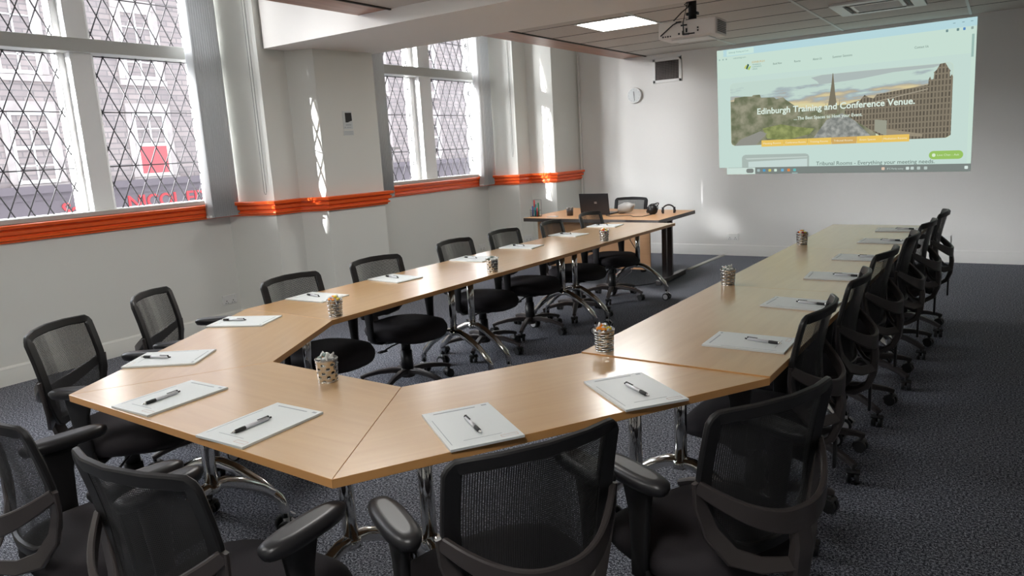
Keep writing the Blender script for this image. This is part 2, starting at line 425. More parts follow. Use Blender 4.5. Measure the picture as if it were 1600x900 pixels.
# ------------------------------------------------------------------ the street outside
def facade_window(root, y, z, w, h, red=False):
    x = .0
    f = MB()
    f.box((x-.02, y, z-.06), (.14, w+.26, .10)); f.box((x, y, z+h+.08), (.08, w+.22, .16))
    for s in (-1, 1): f.box((x-.01, y+s*(w/2+.06), z+h/2), (.07, .11, h))
    f.build('window_surround', M['stone_light'], root)
    s = MB()
    for d in (-1, 1): s.box((x+.005, y+d*(w/2-.025), z+h/2), (.05, .05, h))
    for zz in (z+.03, z+h/2, z+h-.03): s.box((x+.01, y, zz), (.05, w, .055))
    s.box((x+.005, y, z+h/2), (.03, .022, h)); s.box((x+.005, y, z+h*.75), (.03, w, .02)); s.box((x+.005, y, z+h*.25), (.03, w, .02))
    so = s.build('window_sash', M['sash'], root)
    p = MB(); p.box((x-.03, y, z+h/2), (.02, w, h)); p.build('pane', M['fpane'], so)
    if red:
        p = MB(); p.box((x+.022, y, z+h*.26), (.012, w*.86, h*.46)); p.build('red_blind', M['redblind'], so)
bt = thing('town_building', 'pale stone town building across the street with white sash windows and a shop below', 'building', (-11, 3, -3.5))
YF0, YF1 = 1.2, 23.8  # near end cut short so the added side sun reaches the windows
b = MB(); b.box((-1.2, (YF0+YF1)/2-3, 4.9), (2.4, YF1-YF0, 9.8)); b.build('stone_wall', M['stone'], bt)
b = MB(); b.box((.06, (YF0+YF1)/2-3, 4.80), (.24, YF1-YF0, .12)).box((.03, (YF0+YF1)/2-3, 4.69), (.16, YF1-YF0, .12)); b.build('shop_cornice', M['shop'], bt)
b = MB(); b.box((.04, (YF0+YF1)/2-3, 4.42), (.1, YF1-YF0, .42)); b.build('shop_fascia', M['shop'], bt)
b = MB(); b.box((.0, (YF0+YF1)/2-3, 2.9), (.06, YF1-YF0-.4, 2.5)); b.build('shop_front', M['shop2'], bt)
k = 0
for row, (zz, hh) in enumerate(((4.9, 1.14), (6.62, 1.2), (8.3, 1.1))):
    for c_ in range(8):
        y = .33+c_*2.0
        facade_window(bt, y, zz, .62, hh, red=(row == 0 and c_ == 1))
TM = Matrix.Translation((.1, 0, 4.45)) @ Matrix(((0, 0, 1, 0), (1, 0, 0, 0), (0, 1, 0, 0), (0, 0, 0, 1)))
text_mesh('shop_lettering', 'NICOL EDW', .34, M['sred'], bt, Matrix.Translation((0, 1.66, 0)) @ TM, .01, bold=.004)
text_mesh('shop_lettering', 'Sa', .34, M['sred'], bt, Matrix.Translation((0, .55, -.03)) @ TM, .01, bold=.004)
lamp = thing('street_sign_bracket', 'dark metal sign bracket seen through the far window', 'bracket', (-5.4, 5.62, 1.0))
b = MB(); b.cyl((0, 0, -.9), (0, 0, .62), .022).box((0, -.12, .62), (.03, .62, .035)); b.build('bracket_arm', M['dark_metal'], lamp)
MB().box((-8.2, 6, -3.55), (6.6, 34, .1)).build('street', M['asphalt'], kind='structure')

# ------------------------------------------------------------------ tables  (the block of tables is turned a touch against the room)
D = .03376
TD = lambda x, y, z=0.: Vector((x*cos(D)+y*sin(D), -x*sin(D)+y*cos(D), z))
HT = .73; S = .7
def leg_frame(t, x, y, ang):
    """post on an arched chrome foot; the foot runs along local direction ang"""
    dx, dy = cos(ang), sin(ang)
    p = MB(); p.cyl((x, y, .31), (x, y, HT-.028), .0235, 18); p.cyl((x, y, .305), (x, y, .335), .03, 18)
    p.build('post', M['chrome'], t)
    prof = [(-.295, .085), (-.292, .13), (-.275, .165), (-.20, .235), (-.11, .295), (-.05, .322), (0, .328), (.05, .322), (.11, .295), (.20, .235), (.275, .165), (.292, .13), (.295, .085)]
    f = MB(); f.tube([(x+dx*u, y+dy*u, z) for u, z in prof], [.019]*2+[.021]*2+[.023]*5+[.021]*2+[.019]*2, 14)
    f.build('arched_foot', M['chrome'], t)
    for s in (-1, 1):
        cx, cy = x+dx*s*.295, y+dy*s*.295
        c = MB()
        for q in (-1, 1):
            ax = Vector((-dy, dx, 0)); a = Vector((cx, cy, .034))+ax*(q*.012); bb = Vector((cx, cy, .034))+ax*(q*.032)
            c.cyl(a, bb, .034, 18, mi=0); c.cyl(bb, bb+ax*(q*.004), .024, 16, mi=1)
        c.cyl((cx, cy, .03), (cx, cy, .09), .012, 10, mi=1)
        c.tube([(cx+dx*s*.03, cy+dy*s*.03, .03), (cx+dx*s*.045, cy+dy*s*.045, .055), (cx+dx*s*.02, cy+dy*s*.02, .075)], .006, 8, mi=1)
        c.build('table_caster', [M['rubber'], M['silver']], t)
def tabletop(t, poly, m):
    b = MB(); b.prism(poly, HT-.025, HT)
    for f in b.b.faces:
        f.normal_update()
        f.material_index = 0 if f.normal.z > .5 else (2 if f.normal.z < -.5 else 1)
    o = b.build('tabletop', [m, M['edge'], M['under']], t)
    md = o.modifiers.new('edge', 'BEVEL'); md.width = .0012; md.segments = 2; md.limit_method = 'ANGLE'
    return o
def rail_bar(t, a, b):
    m = MB(); m.box(((a[0]+b[0])/2, (a[1]+b[1])/2, HT-.043), (max(abs(a[0]-b[0]), .04), max(abs(a[1]-b[1]), .04), .03)); m.build('underframe', M['dark_metal'], t)
e = .0006
labL = ['left row, nearest of its three', 'left row, middle of its three', 'left row, farthest, beside the laptop desk']
labR = ['right row, nearest of its three', 'right row, middle of its three', 'right row, farthest, below the projected picture']
proto = None
for side, labs in ((-1, labL), (1, labR)):
    for k in range(3):
        lab = 'rectangular beech table on chrome legs, ' + labs[k]
        loc = TD(side*1.05, .7+1.4*k)
        if proto is None:
            proto = thing('rectangular_table', lab, 'table', loc, -D, 'rectangular meeting tables')
            tabletop(proto, [(-.35+e, -.7+e), (.35-e, -.7+e), (.35-e, .7-e), (-.35+e, .7-e)], M['beech_y'])
            leg_frame(proto, 0, -.6, 0); leg_frame(proto, 0, .6, 0); rail_bar(proto, (0, -.6), (0, .6))
        else: dup(proto, loc, -D, lab)
R0 = proto
h3 = sqrt(3)/2
tz = None
for ang, lab in ((0, 'trapezoid beech table at the near end, front middle with its corner towards the camera'),
                 (-60, 'trapezoid beech table at the near left of the horseshoe, joining the left row'),
                 (60, 'trapezoid beech table at the near right of the horseshoe, joining the right row')):
    if tz is None:
        tz = thing('trapezoid_table', lab, 'table', TD(0, 0), -D+radians(ang), 'trapezoid meeting tables')
        tabletop(tz, [(-S+e*1.5, -2*h3*S+e), (S-e*1.5, -2*h3*S+e), (S/2-e, -h3*S-e), (-S/2+e, -h3*S-e)], M['beech'])
        leg_frame(tz, -.38, -.91, pi/2); leg_frame(tz, .38, -.91, pi/2); rail_bar(tz, (-.38, -.91), (.38, -.91))
    else: dup(tz, TD(0, 0), -D+radians(ang), lab)
# a whisker of extra height on the right row: its edge shows over the trapezoid's
for o in C.objects:
    if o.get('label', '').startswith('rectangular beech') and 'right row' in o['label']: o.scale = (1, 1, 1.006)

# ------------------------------------------------------------------ chairs
def back_y(x, z):
    t = (z-.47)/.40
    return -.212-.052*max(t, 0)**1.4+.012*sin(pi*min(max(t, 0), 1))+1.25*x*x-.012
def outline(off=0.):
    half = [(.0, .470), (.06, .470), (.105, .472), (.140, .486), (.170, .525), (.196, .58), (.210, .64), (.215, .70), (.215, .76), (.215, .82), (.215, .852), (.213, .863), (.205, .869), (.190, .870), (.12, .874), (0., .876)]
    pts = []
    c = Vector((0, .68))
    for x, z in half+[(-x, z) for x, z in reversed(half[1:-1])]:
        d = Vector((x, z))-c
        # shrink towards the middle by a fixed width
        sx = (abs(x)-off)/abs(x) if abs(x) > off*1.5 else .35
        zz = z+(off if z < .56 else (-off if z > .84 else 0))
        pts.append((x*(sx if off else 1), zz))
    return pts
def ell(cx, cy, z, a, b_, n=28, p=2.7, fy=None):
    out = []
    for k in range(n):
        t = 2*pi*k/n; c_, s_ = cos(t), sin(t)
        x = cx+a*math.copysign(abs(c_)**(2/p), c_); y = cy+b_*math.copysign(abs(s_)**(2/p), s_)
        out.append((x, y, z+(fy(x, y) if fy else 0)))
    return out
def make_chair(lab, grp):
    t = thing('office_chair', lab, 'chair', (0, 0, 0), 0, grp)
    # seat cushion, waterfall front
    wf = lambda x, y: -.55*max(0, y-.12)**1.5*1.6-.03*abs(x)**2*4
    s = MB(); s.ring_loft([ell(0, .02, .372, .15, .15, fy=None), ell(0, .02, .375, .215, .20, fy=wf), ell(0, .02, .398, .243, .236, fy=wf), ell(0, .02, .425, .248, .243, fy=wf),
                           ell(0, .02, .447, .238, .232, fy=wf), ell(0, .02, .460, .20, .195, fy=wf), ell(0, .02, .463, .12, .12, fy=wf), ell(0, .02, .461, .01, .01)])
    s.build('seat', M['fabric'], t)
    u = MB(); u.box((0, .0, .352), (.20, .26, .045), bev=.012).box((0, -.02, .325), (.10, .16, .03), bev=.008); u.build('seat_mechanism', M['plastic'], t)
    # back frame
    fr = MB(); o_ = outline(.016); fr.tube([(x, back_y(x, z), z) for x, z in o_], .014, closed=True, up=(0, 1, .15), flat=[(.034 if (z > .84) else (.044 if z > .62 else .034), .017) for x, z in o_])
    crisp(fr.build('backrest_frame', M['plastic'], t))
    # mesh
    b = bmesh.new(); uvl = b.loops.layers.uv.new('UVMap'); hl = [(x, z) for x, z in outline(.014)]
    zs = [.489+.372*i/14 for i in range(15)]
    def halfw(z):
        side = [(.02, .487)]+[(x, zz) for x, zz in outline(.012) if x > .02]
        side = sorted(side, key=lambda q: q[1])
        for (a, za), (c_, zc) in zip(side, side[1:]):
            if za <= z <= zc: return a+(c_-a)*(z-za)/max(zc-za, 1e-6)
        return side[-1][0]
    grid = []
    for z in zs:
        hw = halfw(min(max(z, .492), .846)); row = []
        for i in range(11):
            x = -hw+2*hw*i/10; row.append(b.verts.new((x, back_y(x, z)+.002, z)))
        grid.append(row)
    for r1, r2 in zip(grid, grid[1:]):
        for i in range(10):
            f = b.faces.new((r1[i], r1[i+1], r2[i+1], r2[i])); f.smooth = True
            for lp in f.loops: lp[uvl].uv = (lp.vert.co.x, lp.vert.co.z)
    me = bpy.data.meshes.new('backrest_mesh'); b.to_mesh(me); b.free(); me.materials.append(M['mesh'])
    mo = bpy.data.objects.new('backrest_mesh', me); C.objects.link(mo); mo.parent = t
    md = mo.modifiers.new('cloth', 'SOLIDIFY'); md.thickness = .0035; md.use_rim = False
    # rear plastic support: smile-shaped band, spine, lower arms
    sp = MB(); n = 24; pts = []; fl = []
    for i in range(n+1):
        x = -.222+.444*i/n; q = abs(x)/.222
        z = .585+.095*q**2.2; y = back_y(x, z)-.016-.068*(1-q**2.4)
        pts.append((x, y, z)); fl.append((.016, .066-.034*q**1.3))
    sp.tube(pts, .01, flat=fl, up=(0, 0, 1))
    ys = back_y(0, .6)-.086
    sp.tube([(0, ys+.012, .585), (0, ys+.004, .52), (0, ys+.010, .44), (0, ys+.030, .385), (0, ys+.080, .352), (0, -.10, .347)], .01,
            flat=[(.056, .024), (.060, .030), (.062, .030), (.064, .028), (.066, .024), (.07, .02)], up=(0, 1, 0))
    for sg in (-1, 1):
        q = [(sg*.020, ys+.006, .470), (sg*.085, back_y(.09, .48)-.050, .468), (sg*.145, back_y(.145, .50)-.028, .492), (sg*.185, back_y(.185, .56)-.015, .552), (sg*.212, back_y(.21, .63)-.013, .63), (sg*.222, back_y(.22, .69)-.012, .69)]
        sp.tube(q, .01, flat=[(.014, .034), (.014, .040), (.014, .046), (.014, .044), (.013, .036), (.012, .026)], up=(0, 0, 1) if False else (sg*-.75, 0, .65))
    crisp(sp.build('back_support', M['plastic2'], t))
    # armrests
    for sg in (-1, 1):
        a = MB(); X = sg*.262
        a.tube([(sg*.12, -.02, .352), (sg*.20, -.02, .348), (sg*.245, -.02, .362), (X, -.02, .41)], .012, flat=[(.055, .016)]*3+[(.055, .018)], up=(0, 0, 1))
        a.tube([(X, -.02, .38), (X, -.022, .46), (X, -.025, .56), (X, -.02, .628), (X, -.02, .640)], .012, flat=[(.020, .052), (.022, .056), (.024, .072), (.026, .100), (.04, .13)], up=(0, 1, 0))
        ao = a.build('armrest', M['plastic'], t)
        p = MB(); y0 = .0
        p.ring_loft([ell(X, y0, .636, .026, .105, 24, 2.6), ell(X, y0, .640, .036, .120, 24, 2.6), ell(X, y0, .650, .039, .125, 24, 2.6), ell(X, y0, .655, .041, .128, 24, 2.6), ell(X, y0, .664, .040, .127, 24, 2.6), ell(X, y0, .672, .032, .112, 24, 2.6), ell(X, y0, .674, .018, .09, 24, 2.6)])
        p.build('arm_pad', M['pad'], ao)
    g = MB(); g.cyl((0, 0, .09), (0, 0, .26), .041, 18, r2=.037).cyl((0, 0, .26), (0, 0, .34), .030, 16); g.build('gas_column', M['plastic'], t)
    # star base
    bs = MB(); bs.lathe([(.0, .075), (.046, .075), (.05, .09), (.046, .128), (.034, .138), (.0, .138)], 20)
    for k in range(5):
        an = 2*pi*k/5+.35; c_, s_ = cos(an), sin(an)
        bs.tube([(c_*r, s_*r, z) for r, z in ((.03, .112), (.10, .120), (.19, .112), (.27, .094), (.315, .078))], .01, flat=[(.046, .040), (.042, .036), (.036, .030), (.032, .026), (.030, .024)], up=(0, 0, 1))
    crisp(bs.build('star_base', M['plastic2'], t))
    for k in range(5):
        an = 2*pi*k/5+.35; c_, s_ = cos(an), sin(an); cx, cy = c_*.305, s_*.305
        a2 = an+random.uniform(.6, 2.4); ax = Vector((cos(a2), sin(a2), 0)); ctr = Vector((cx, cy, .027))
        w_ = MB()
        for q in (-1, 1): w_.cyl(ctr+ax*(q*.006), ctr+ax*(q*.026), .027, 16)
        w_.cyl(ctr, (cx, cy, .080), .009, 8)
        fw = Vector((-ax.y, ax.x, 0))
        w_.tube([ctr+fw*.030+Vector((0, 0, .004)), ctr+fw*.022+Vector((0, 0, .024)), ctr+Vector((0, 0, .032)), ctr-fw*.020+Vector((0, 0, .022))], .01, flat=(.058, .006), up=(0, 0, 1))
        w_.build('caster', M['rubber'], t)
    kb = MB(); kb.cyl((0.0, -.135, .312), (0.0, -.19, .300), .030, 12, r2=.033).cyl((0, -.19, .300), (0, -.197, .298), .024, 12); kb.build('tension_knob', M['plastic'], t)
    lv = MB(); lv.tube([(.05, .06, .345), (.18, .07, .335), (.235, .07, .322)], .005, 8); lv.box((.255, .07, .318), (.06, .028, .010), bev=.003); lv.build('height_lever', M['plastic'], t)
    ab = MB(); ab.box((0.0, ys+.020, .335), (.026, .012, .13), bev=.004); ab.build('adjustment_bar', M['plastic'], t)
    return t
n6 = ['nearest', 'second', 'third', 'fourth', 'fifth', 'farthest']
chairs = []  # (x, y, facing angle of +Y in table frame, yaw jitter, label, group)
Lpos = [(-1.44, .34), (-1.46, 1.04), (-1.52, 1.92), (-1.52, 2.56), (-1.46, 3.20), (-1.50, 3.98)]
Rpos = [(1.45, .42), (1.455, 1.08), (1.455, 1.80), (1.48, 2.45), (1.50, 3.12), (1.52, 3.75)]
gl = 'black mesh chairs along the left row of tables'; gr = 'black mesh chairs along the right row of tables'; gf = 'black mesh chairs round the near end of the tables'
BO = .225   # back top sits this far behind the chair centre
spec = []
for i, (x, y) in enumerate(Lpos): spec.append((x, y, -90, [3, -4, 2, 0, 6, 0][i], '%s black mesh chair on the window side of the left table row' % n6[i].capitalize(), gl))
for i, (x, y) in enumerate(Rpos): spec.append((x, y, 90, [0, 3, -4, 3, -3, 2][i], '%s black mesh chair along the outer side of the right table row' % n6[i].capitalize(), gr))
spec += [(-1.235, -1.0, -60, 5, 'black mesh chair at the near left trapezoid table, closer to the camera of its pair', gf),
         (-1.57, -.42, -60, 8, 'black mesh chair at the near left trapezoid table, in front of the double socket', gf),
         (-.17, -1.60, 0, -4, 'black mesh chair cut off by the left edge of the picture, seen side on', gf),
         (.50, -1.585, 0, 6, 'black mesh chair at the bottom left with sunlight streaks through its mesh', gf),
         (1.215, -1.07, 60, 4, 'black mesh chair at the bottom centre in front of the near right trapezoid table', gf),
         (1.575, -.57, 60, 6, 'large black mesh chair at the bottom right, nearest the camera', gf)]
ch0 = None
for x, y, fa, jit, lab, grp in spec:
    a = radians(fa+jit)
    # facing: fa=0 -> +Y; fa=90 -> -X (chair on the right looks left); centre is in front of the back
    f = Vector((-sin(a), cos(a))); cx, cy = x+f.x*BO, y+f.y*BO
    p = TD(cx, cy); rz = a-D
    if ch0 is None:
        ch0 = make_chair(lab, grp); ch0.location = p; ch0.rotation_euler = (0, 0, rz); ch0.scale = (1, 1, .975)
    else:
        c_ = dup(ch0, p, rz, lab, grp); c_.scale = (1, 1, .975 if grp == gl else (1.025 if grp == gr else 1.02))
dup(ch0, (-1.74, 5.60, 0), pi-.05, 'black mesh chair behind the laptop desk, facing the tables', 'presenter chair')

# ------------------------------------------------------------------ note pads and pens
def make_pad(lab, loc, rz):
    t = thing('notepad', lab, 'notepad', loc, rz, 'white notepads laid out at the seats')
    b = MB(); b.box((0, 0, .0035), (.21, .297, .007), bev=.0006); b.build('pages', M['paper'], t)
    b = MB(); b.box((-.01, .128, .0072), (.13, .005, .0004)).box((.085, .132, .0072), (.016, .008, .0004)).box((-.092, -.02, .0072), (.0018, .20, .0004))
    b.box((.0, -.105, .0072), (.11, .0015, .0004)); b.build('printed_heading', M['ink'], t)
    b = MB()
    for q in ((.07, -.118, .05, .0012), (.07, -.132, .05, .0012)): b.box((q[0], q[1], .0072), (q[2], q[3], .0004))
    for q in ((.046, -.125, .0012, .014), (.094, -.125, .0012, .014)): b.box((q[0], q[1], .0072), (q[2], q[3], .0004))
    b.build('printed_box', M['inkred'], t)
    return t
def make_pen(lab, loc, rz):
    t = thing('ballpoint_pen', lab, 'pen', loc, rz, 'ballpoint pens on the notepads'); r = .0058
    X = lambda pr: [[(x, rr*cos(2*pi*k/12), r+rr*sin(2*pi*k/12)) for k in range(12)] for x, rr in pr]
    b = MB(); b.ring_loft(X([(-.062, .0045), (-.058, .0055), (-.02, .0058), (.022, .0057)])); b.build('barrel', M['silver'], t)
    b = MB(); b.ring_loft(X([(.021, .0060), (.030, .0063), (.052, .0058), (.056, .0045)])); b.build('grip', M['black'], t)
    b = MB(); b.ring_loft(X([(.056, .0045), (.066, .0018), (.070, .0006)])); b.build('tip', M['steel'], t)
    b = MB(); b.ring_loft(X([(-.072, .0028), (-.062, .003)])); b.box((-.042, 0, .0135), (.038, .004, .0014)).box((-.061, 0, .011), (.003, .006, .006)); b.build('clip', M['black'], t)
    return t
pads = []  # x, y, heading (direction the sitter looks) , label
AB = [(-.30, -1.055, 3), (.215, -1.065, 3)]
for (x, y, j), w_ in zip(AB, ('left', 'right')): pads.append((x, y, j, (0, -.035, 96 if w_ == 'left' else 92), 'front middle trapezoid table, %s of its pair' % w_))
for (x, y, j), w_ in zip([(.79, -.78, 60-3), (1.07, -.31, 60-6)], ('nearer the corner', 'nearer the right row')): pads.append((x, y, j, (0, -.02, -32), 'near right trapezoid table, %s' % w_))
for (x, y, j), w_ in zip([(-.80, -.775, -60+5), (-1.11, -.21, -60-4)], ('nearer the camera', 'nearer the left row')): pads.append((x, y, j, (0, -.06, 22), 'near left trapezoid table, %s' % w_))
for i, (x, y) in enumerate([(-1.245, .36), (-1.235, .98), (-1.24, 1.80), (-1.26, 2.44), (-1.28, 3.20), (-1.28, 3.88)]): pads.append((x, y, -90+[4, -5, 3, 6, -3, 4][i], (0, -.035, -8), 'left row of tables, %s from the near end' % ['first', 'second', 'third', 'fourth', 'fifth', 'sixth'][i]))
for i, (x, y) in enumerate([(1.22, .36), (1.225, 1.07), (1.225, 1.80), (1.23, 2.46), (1.235, 3.21), (1.235, 3.86)]): pads.append((x, y, 90+[2, -3, 4, 0, -3, 3][i], (0, -.05, -8), 'right row of tables, %s from the near end' % ['first', 'second', 'third', 'fourth', 'fifth', 'sixth'][i]))
pad0 = pen0 = None
for i, (x, y, h, (ox, oy, pa), lab) in enumerate(pads):
    a = radians(h); p = TD(x, y, HT+.0003+(.0045 if (x > 0 and abs(h) > 80) else 0)); f = (-sin(a), cos(a))
    if pad0 is None: pad0 = make_pad('white notepad at the '+lab, p, a-D)
    else: dup(pad0, p, a-D, 'white notepad at the '+lab)
    px, py = x+f[0]*oy, y+f[1]*oy
    p2 = TD(px, py, p.z+.0072); pr = radians(pa+180 if (x < 0 and i != 0) or i in (0, 1) else pa)-D
    if pen0 is None: pen0 = make_pen('silver and black pen at the '+lab, p2, pr)
    else: dup(pen0, p2, pr, 'silver and black pen at the '+lab)

# ------------------------------------------------------------------ pots of sweets
def candy(name, m, wrap, lab, cat, grp, loc, rot):
    b = MB(); n = 10
    prof = [(-.021, .009), (-.016, .007), (-.011, .002), (-.009, .005), (-.005, .0078), (0, .0085), (.005, .0078), (.009, .005), (.011, .002), (.016, .007), (.021, .009)]
    rings = []
    for x, r in prof:
        fl = .35 if abs(x) > .010 else 1.
        rings.append([(x, r*cos(2*pi*k/n), r*fl*sin(2*pi*k/n)*(1+.25*(k % 2) if abs(x) > .012 else 1)) for k in range(n)])
    b.ring_loft(rings)
    for f in b.b.faces: f.material_index = 1 if abs(f.calc_center_median().x) > .010 else 0
    o = b.build(name, [m, wrap]); o.location = loc; o.rotation_euler = rot; tag(o, lab, cat, grp); return o
wrapm = {'w': M['w_candy']}
def make_pot(kind, lab, loc, rz):
    t = thing('sweet_pot', lab, 'pot', loc, rz, 'pots of sweets on the tables')
    H = .082; r0, r1 = .0345, .0395
    b = MB(); seg = 40; rows = 9 if kind == 'slots' else 11
    # sleeve of pierced metal: leave out faces for the slots / round holes
    vr = []
    for j in range(rows*2+1):
        z = H*j/(rows*2); rr = r0+(r1-r0)*z/H
        vr.append([b.b.verts.new((rr*cos(2*pi*k/seg), rr*sin(2*pi*k/seg), z)) for k in range(seg)])
    rnd = random.Random(3)
    for j in range(rows*2):
        for k in range(seg):
            if kind == 'slots': hole = (j % 2 == 1 and j < rows*2-1 and (k+(j//2 % 2)*5) % 10 not in (0, 1))
            else: hole = (j % 4 in (1,) or j % 4 == 2) and 1 < j < rows*2-2 and (k+(j//4 % 2)*3) % 6 in (0, 1) and rnd.random() < 1
            if hole: continue
            q = (k+1) % seg; f = b.b.faces.new((vr[j][k], vr[j][q], vr[j+1][q], vr[j+1][k])); f.smooth = True
    o = b.build('pierced_sleeve', M['steel'], t)
    md = o.modifiers.new('thick', 'SOLIDIFY'); md.thickness = .0008
    b = MB(); b.lathe([(0, .002), (r0-.002, .002), (r1-.003, H+.006), (r1-.0042, H+.006), (r0-.0034, .004), (0, .004)], 28, cap=False); b.build('clear_cup', M['clear'], t)
    b = MB(); b.lathe([(0, 0), (r0, 0), (r0+.0005, .003), (0, .003)], 28); b.build('pot_base', M['steel'], t)
    rr = MB(); rr.tube([(r1*cos(2*pi*k/32), r1*sin(2*pi*k/32), H) for k in range(32)], .0012, 6, closed=True); rr.build('rim', M['steel'], t)
    return t
pots = [('dots', (.06, -.675), 'mints', 'pierced metal pot of silver wrapped mints on the front trapezoid table'),
        ('slots', (-.76, .075), 'fruit', 'slotted metal pot of orange and yellow sweets on the left row near corner'),
        ('dots', (-.76, 1.39), 'mints', 'metal pot of wrapped mints on the left row of tables, midway along'),
        ('slots', (-.76, 2.90), 'fruit2', 'metal pot of red and yellow sweets on the far table of the left row'),
        ('slots', (.77, .055), 'fruit', 'slotted metal pot of orange and yellow sweets on the right row near corner'),
        ('slots', (.77, 1.42), 'mints', 'slotted metal pot of white wrapped mints on the right row at the first seam'),
        ('slots', (.76, 2.96), 'fruit2', 'metal pot of red and yellow sweets on the right row near the far table')]
pal = {'mints': ['w_candy', 'w_candy', 'g_candy', 'w_candy', 'o_candy'], 'fruit': ['o_candy', 'y_candy', 'o_candy', 'y_candy', 'p_candy'], 'fruit2': ['r_candy', 'y_candy', 'o_candy', 'y_candy', 'r_candy']}
word = {'w_candy': 'silver white', 'g_candy': 'grey green', 'o_candy': 'orange', 'y_candy': 'yellow', 'p_candy': 'purple', 'r_candy': 'red'}
src = {}; candies = {}
for kind, (x, y), flav, lab in pots:
    zt = HT+(.0045 if x > .5 else 0); p = TD(x, y, zt+.0003)
    if kind not in src: src[kind] = make_pot(kind, lab, p, .3)
    else: dup(src[kind], p, random.uniform(0, 3), lab)
    where = lab.split(' on the ')[-1] if ' on the ' in lab else lab.split(' at the ')[-1]
    for j in range(13):
        cm = pal[flav][j % 5]
        if j < 6: rr, zz = .017+.003*(j % 2), .066+.002*(j % 3)
        elif j < 11: rr, zz = .019+.004*(j % 2), .084+.003*(j % 2)
        else: rr, zz = .005, .096
        an = j*2.4; L_ = '%s wrapped sweet in the pot on %s' % (word[cm], where)
        lc = (p.x+rr*cos(an), p.y+rr*sin(an), zt+zz); ro = (random.uniform(0, 3), random.uniform(-.5, .5), random.uniform(0, 3))
        g_ = 'sweets in the pot on %s, %s' % (where, word[cm])
        if cm not in candies: candies[cm] = candy('wrapped_sweet', M[cm], M['w_candy'], L_, 'sweet', g_, lc, ro)
        else:
            c = candies[cm].copy(); C.objects.link(c); c.location = lc; c.rotation_euler = ro; c['label'] = L_; c['group'] = g_

# ------------------------------------------------------------------ presenter's desk
dk = thing('office_desk', 'beech desk with dark cantilever legs in front of the projection wall', 'desk', (-1.64, 4.98, 0), 0)
b = MB(); b.prism([(-.86, -.40), (.83, -.55), (.84, .47), (-.86, .80)], .692, .73)
for f in b.b.faces:
    f.normal_update(); f.material_index = 0 if f.normal.z > .5 else 1
b.build('desktop', [M['panelwood'], M['dark_metal']], dk)
b = MB(); b.box((-.05, -.30, .43), (1.36, .018, .50)); b.build('modesty_panel', M['panelwood'], dk)
for s, nm in ((-1, 'l'), (1, 'r')):
    X = .69*s
    b = MB(); b.box((X, -.06, .36), (.05, .035, .69)).box((X, .10, .36), (.05, .035, .69)).box((X, .08, .69), (.05, .70, .03)); b.build('leg', M['dark_metal'], dk)
    b = MB(); b.box((X, .12, .035), (.06, .74, .05), bev=.006); b.build('foot', M['dark_metal'], dk)
# laptop (lid towards the room)
lp = thing('laptop', 'open dark grey laptop on the desk, back of its lid towards the room', 'laptop', (-1.77, 4.93, .73), 0)
b = MB(); b.box((0, .125, .009), (.36, .245, .016), bev=.004); b.build('keyboard_base', M['laptop'], lp)
b = MB(); rt = Matrix.Rotation(radians(8), 4, 'X'); b.box((0, -.010, .125), (.36, .009, .235), rot=rt, bev=.004); lid = b.build('lid', M['laptop'], lp)
b = MB()
for dz in (-.012, 0, .012): b.box((0.02, -.017, .145+dz), (.030, .002, .005), rot=rt)
b.build('lid_badge', M['silver'], lid)
# mug
mg = thing('metal_pen_pot', 'dark metal pot on the desk, left of the laptop', 'pot', (-2.05, 4.86, .73))
b = MB(); b.lathe([(0, 0), (.036, 0), (.040, .09), (.038, .09), (.034, .004), (0, .004)], 22); b.build('pot_body', M['dark_metal'], mg)
b = MB(); b.tube([(.040*cos(2*pi*k/24), .040*sin(2*pi*k/24), .09) for k in range(24)], .003, 6, closed=True); b.build('rim', M['steel'], mg)
# rack of markers and bottles
rk = thing('wire_rack', 'clear rack of red, teal and blue marker pens at the left end of the desk', 'rack', (-2.44, 4.76, .73))
b = MB()
for z in (.004, .07): b.tube([(-.05, -.04, z), (.05, -.04, z), (.05, .04, z), (-.05, .04, z)], .0025, 6, closed=True)
for q in ((-.05, -.04), (.05, -.04), (.05, .04), (-.05, .04)): b.cyl((*q, 0), (*q, .19 if q[1] > 0 else .09), .0025, 6)
b.tube([(-.05, .04, .19), (.05, .04, .19)], .0025, 6); b.build('wire_frame', M['dark_metal'], rk)
b = MB(); b.box((0, 0, .03), (.094, .074, .055)); b.build('clear_tray', M['clear'], rk)
for j, (x, y, m, h, nm) in enumerate([(-.03, .02, 'red', .185, 'red'), (-.005, .01, 'teal', .14, 'teal'), (.022, .02, 'green', .155, 'green'), (-.03, -.02, 'blue', .12, 'blue'), (.0, -.022, 'teal', .105, 'short teal'), (.03, -.018, 'red', .10, 'short red')]):
    mk = MB(); X0, Y0 = -2.44+x, 4.76+y
    mk.lathe([(0, 0), (.0085, 0), (.0085, h*.62), (.0078, h*.64), (.0082, h*.97), (.005, h), (0, h)], 12, c=(X0, Y0, .732))
    tag(mk.build('marker_pen', M[m]), '%s marker pen standing in the rack on the desk' % nm, 'marker', 'marker pens in the rack')
b = MB(); b.ring_loft([[( -.055+.002*k_, -.035, 0), (.055, -.04, 0), (.06, .035, 0), (-.05, .04, 0)] for k_ in (0,)]+[[(-.05, -.035, .006), (.05, -.04, .012), (.055, .03, .010), (-.05, .035, .004)]]); tag(b.build('folded_cloth', M['white_pl'], loc=(-2.20, 4.72, .7305)), 'small folded white cloth on the desk beside the rack', 'cloth')
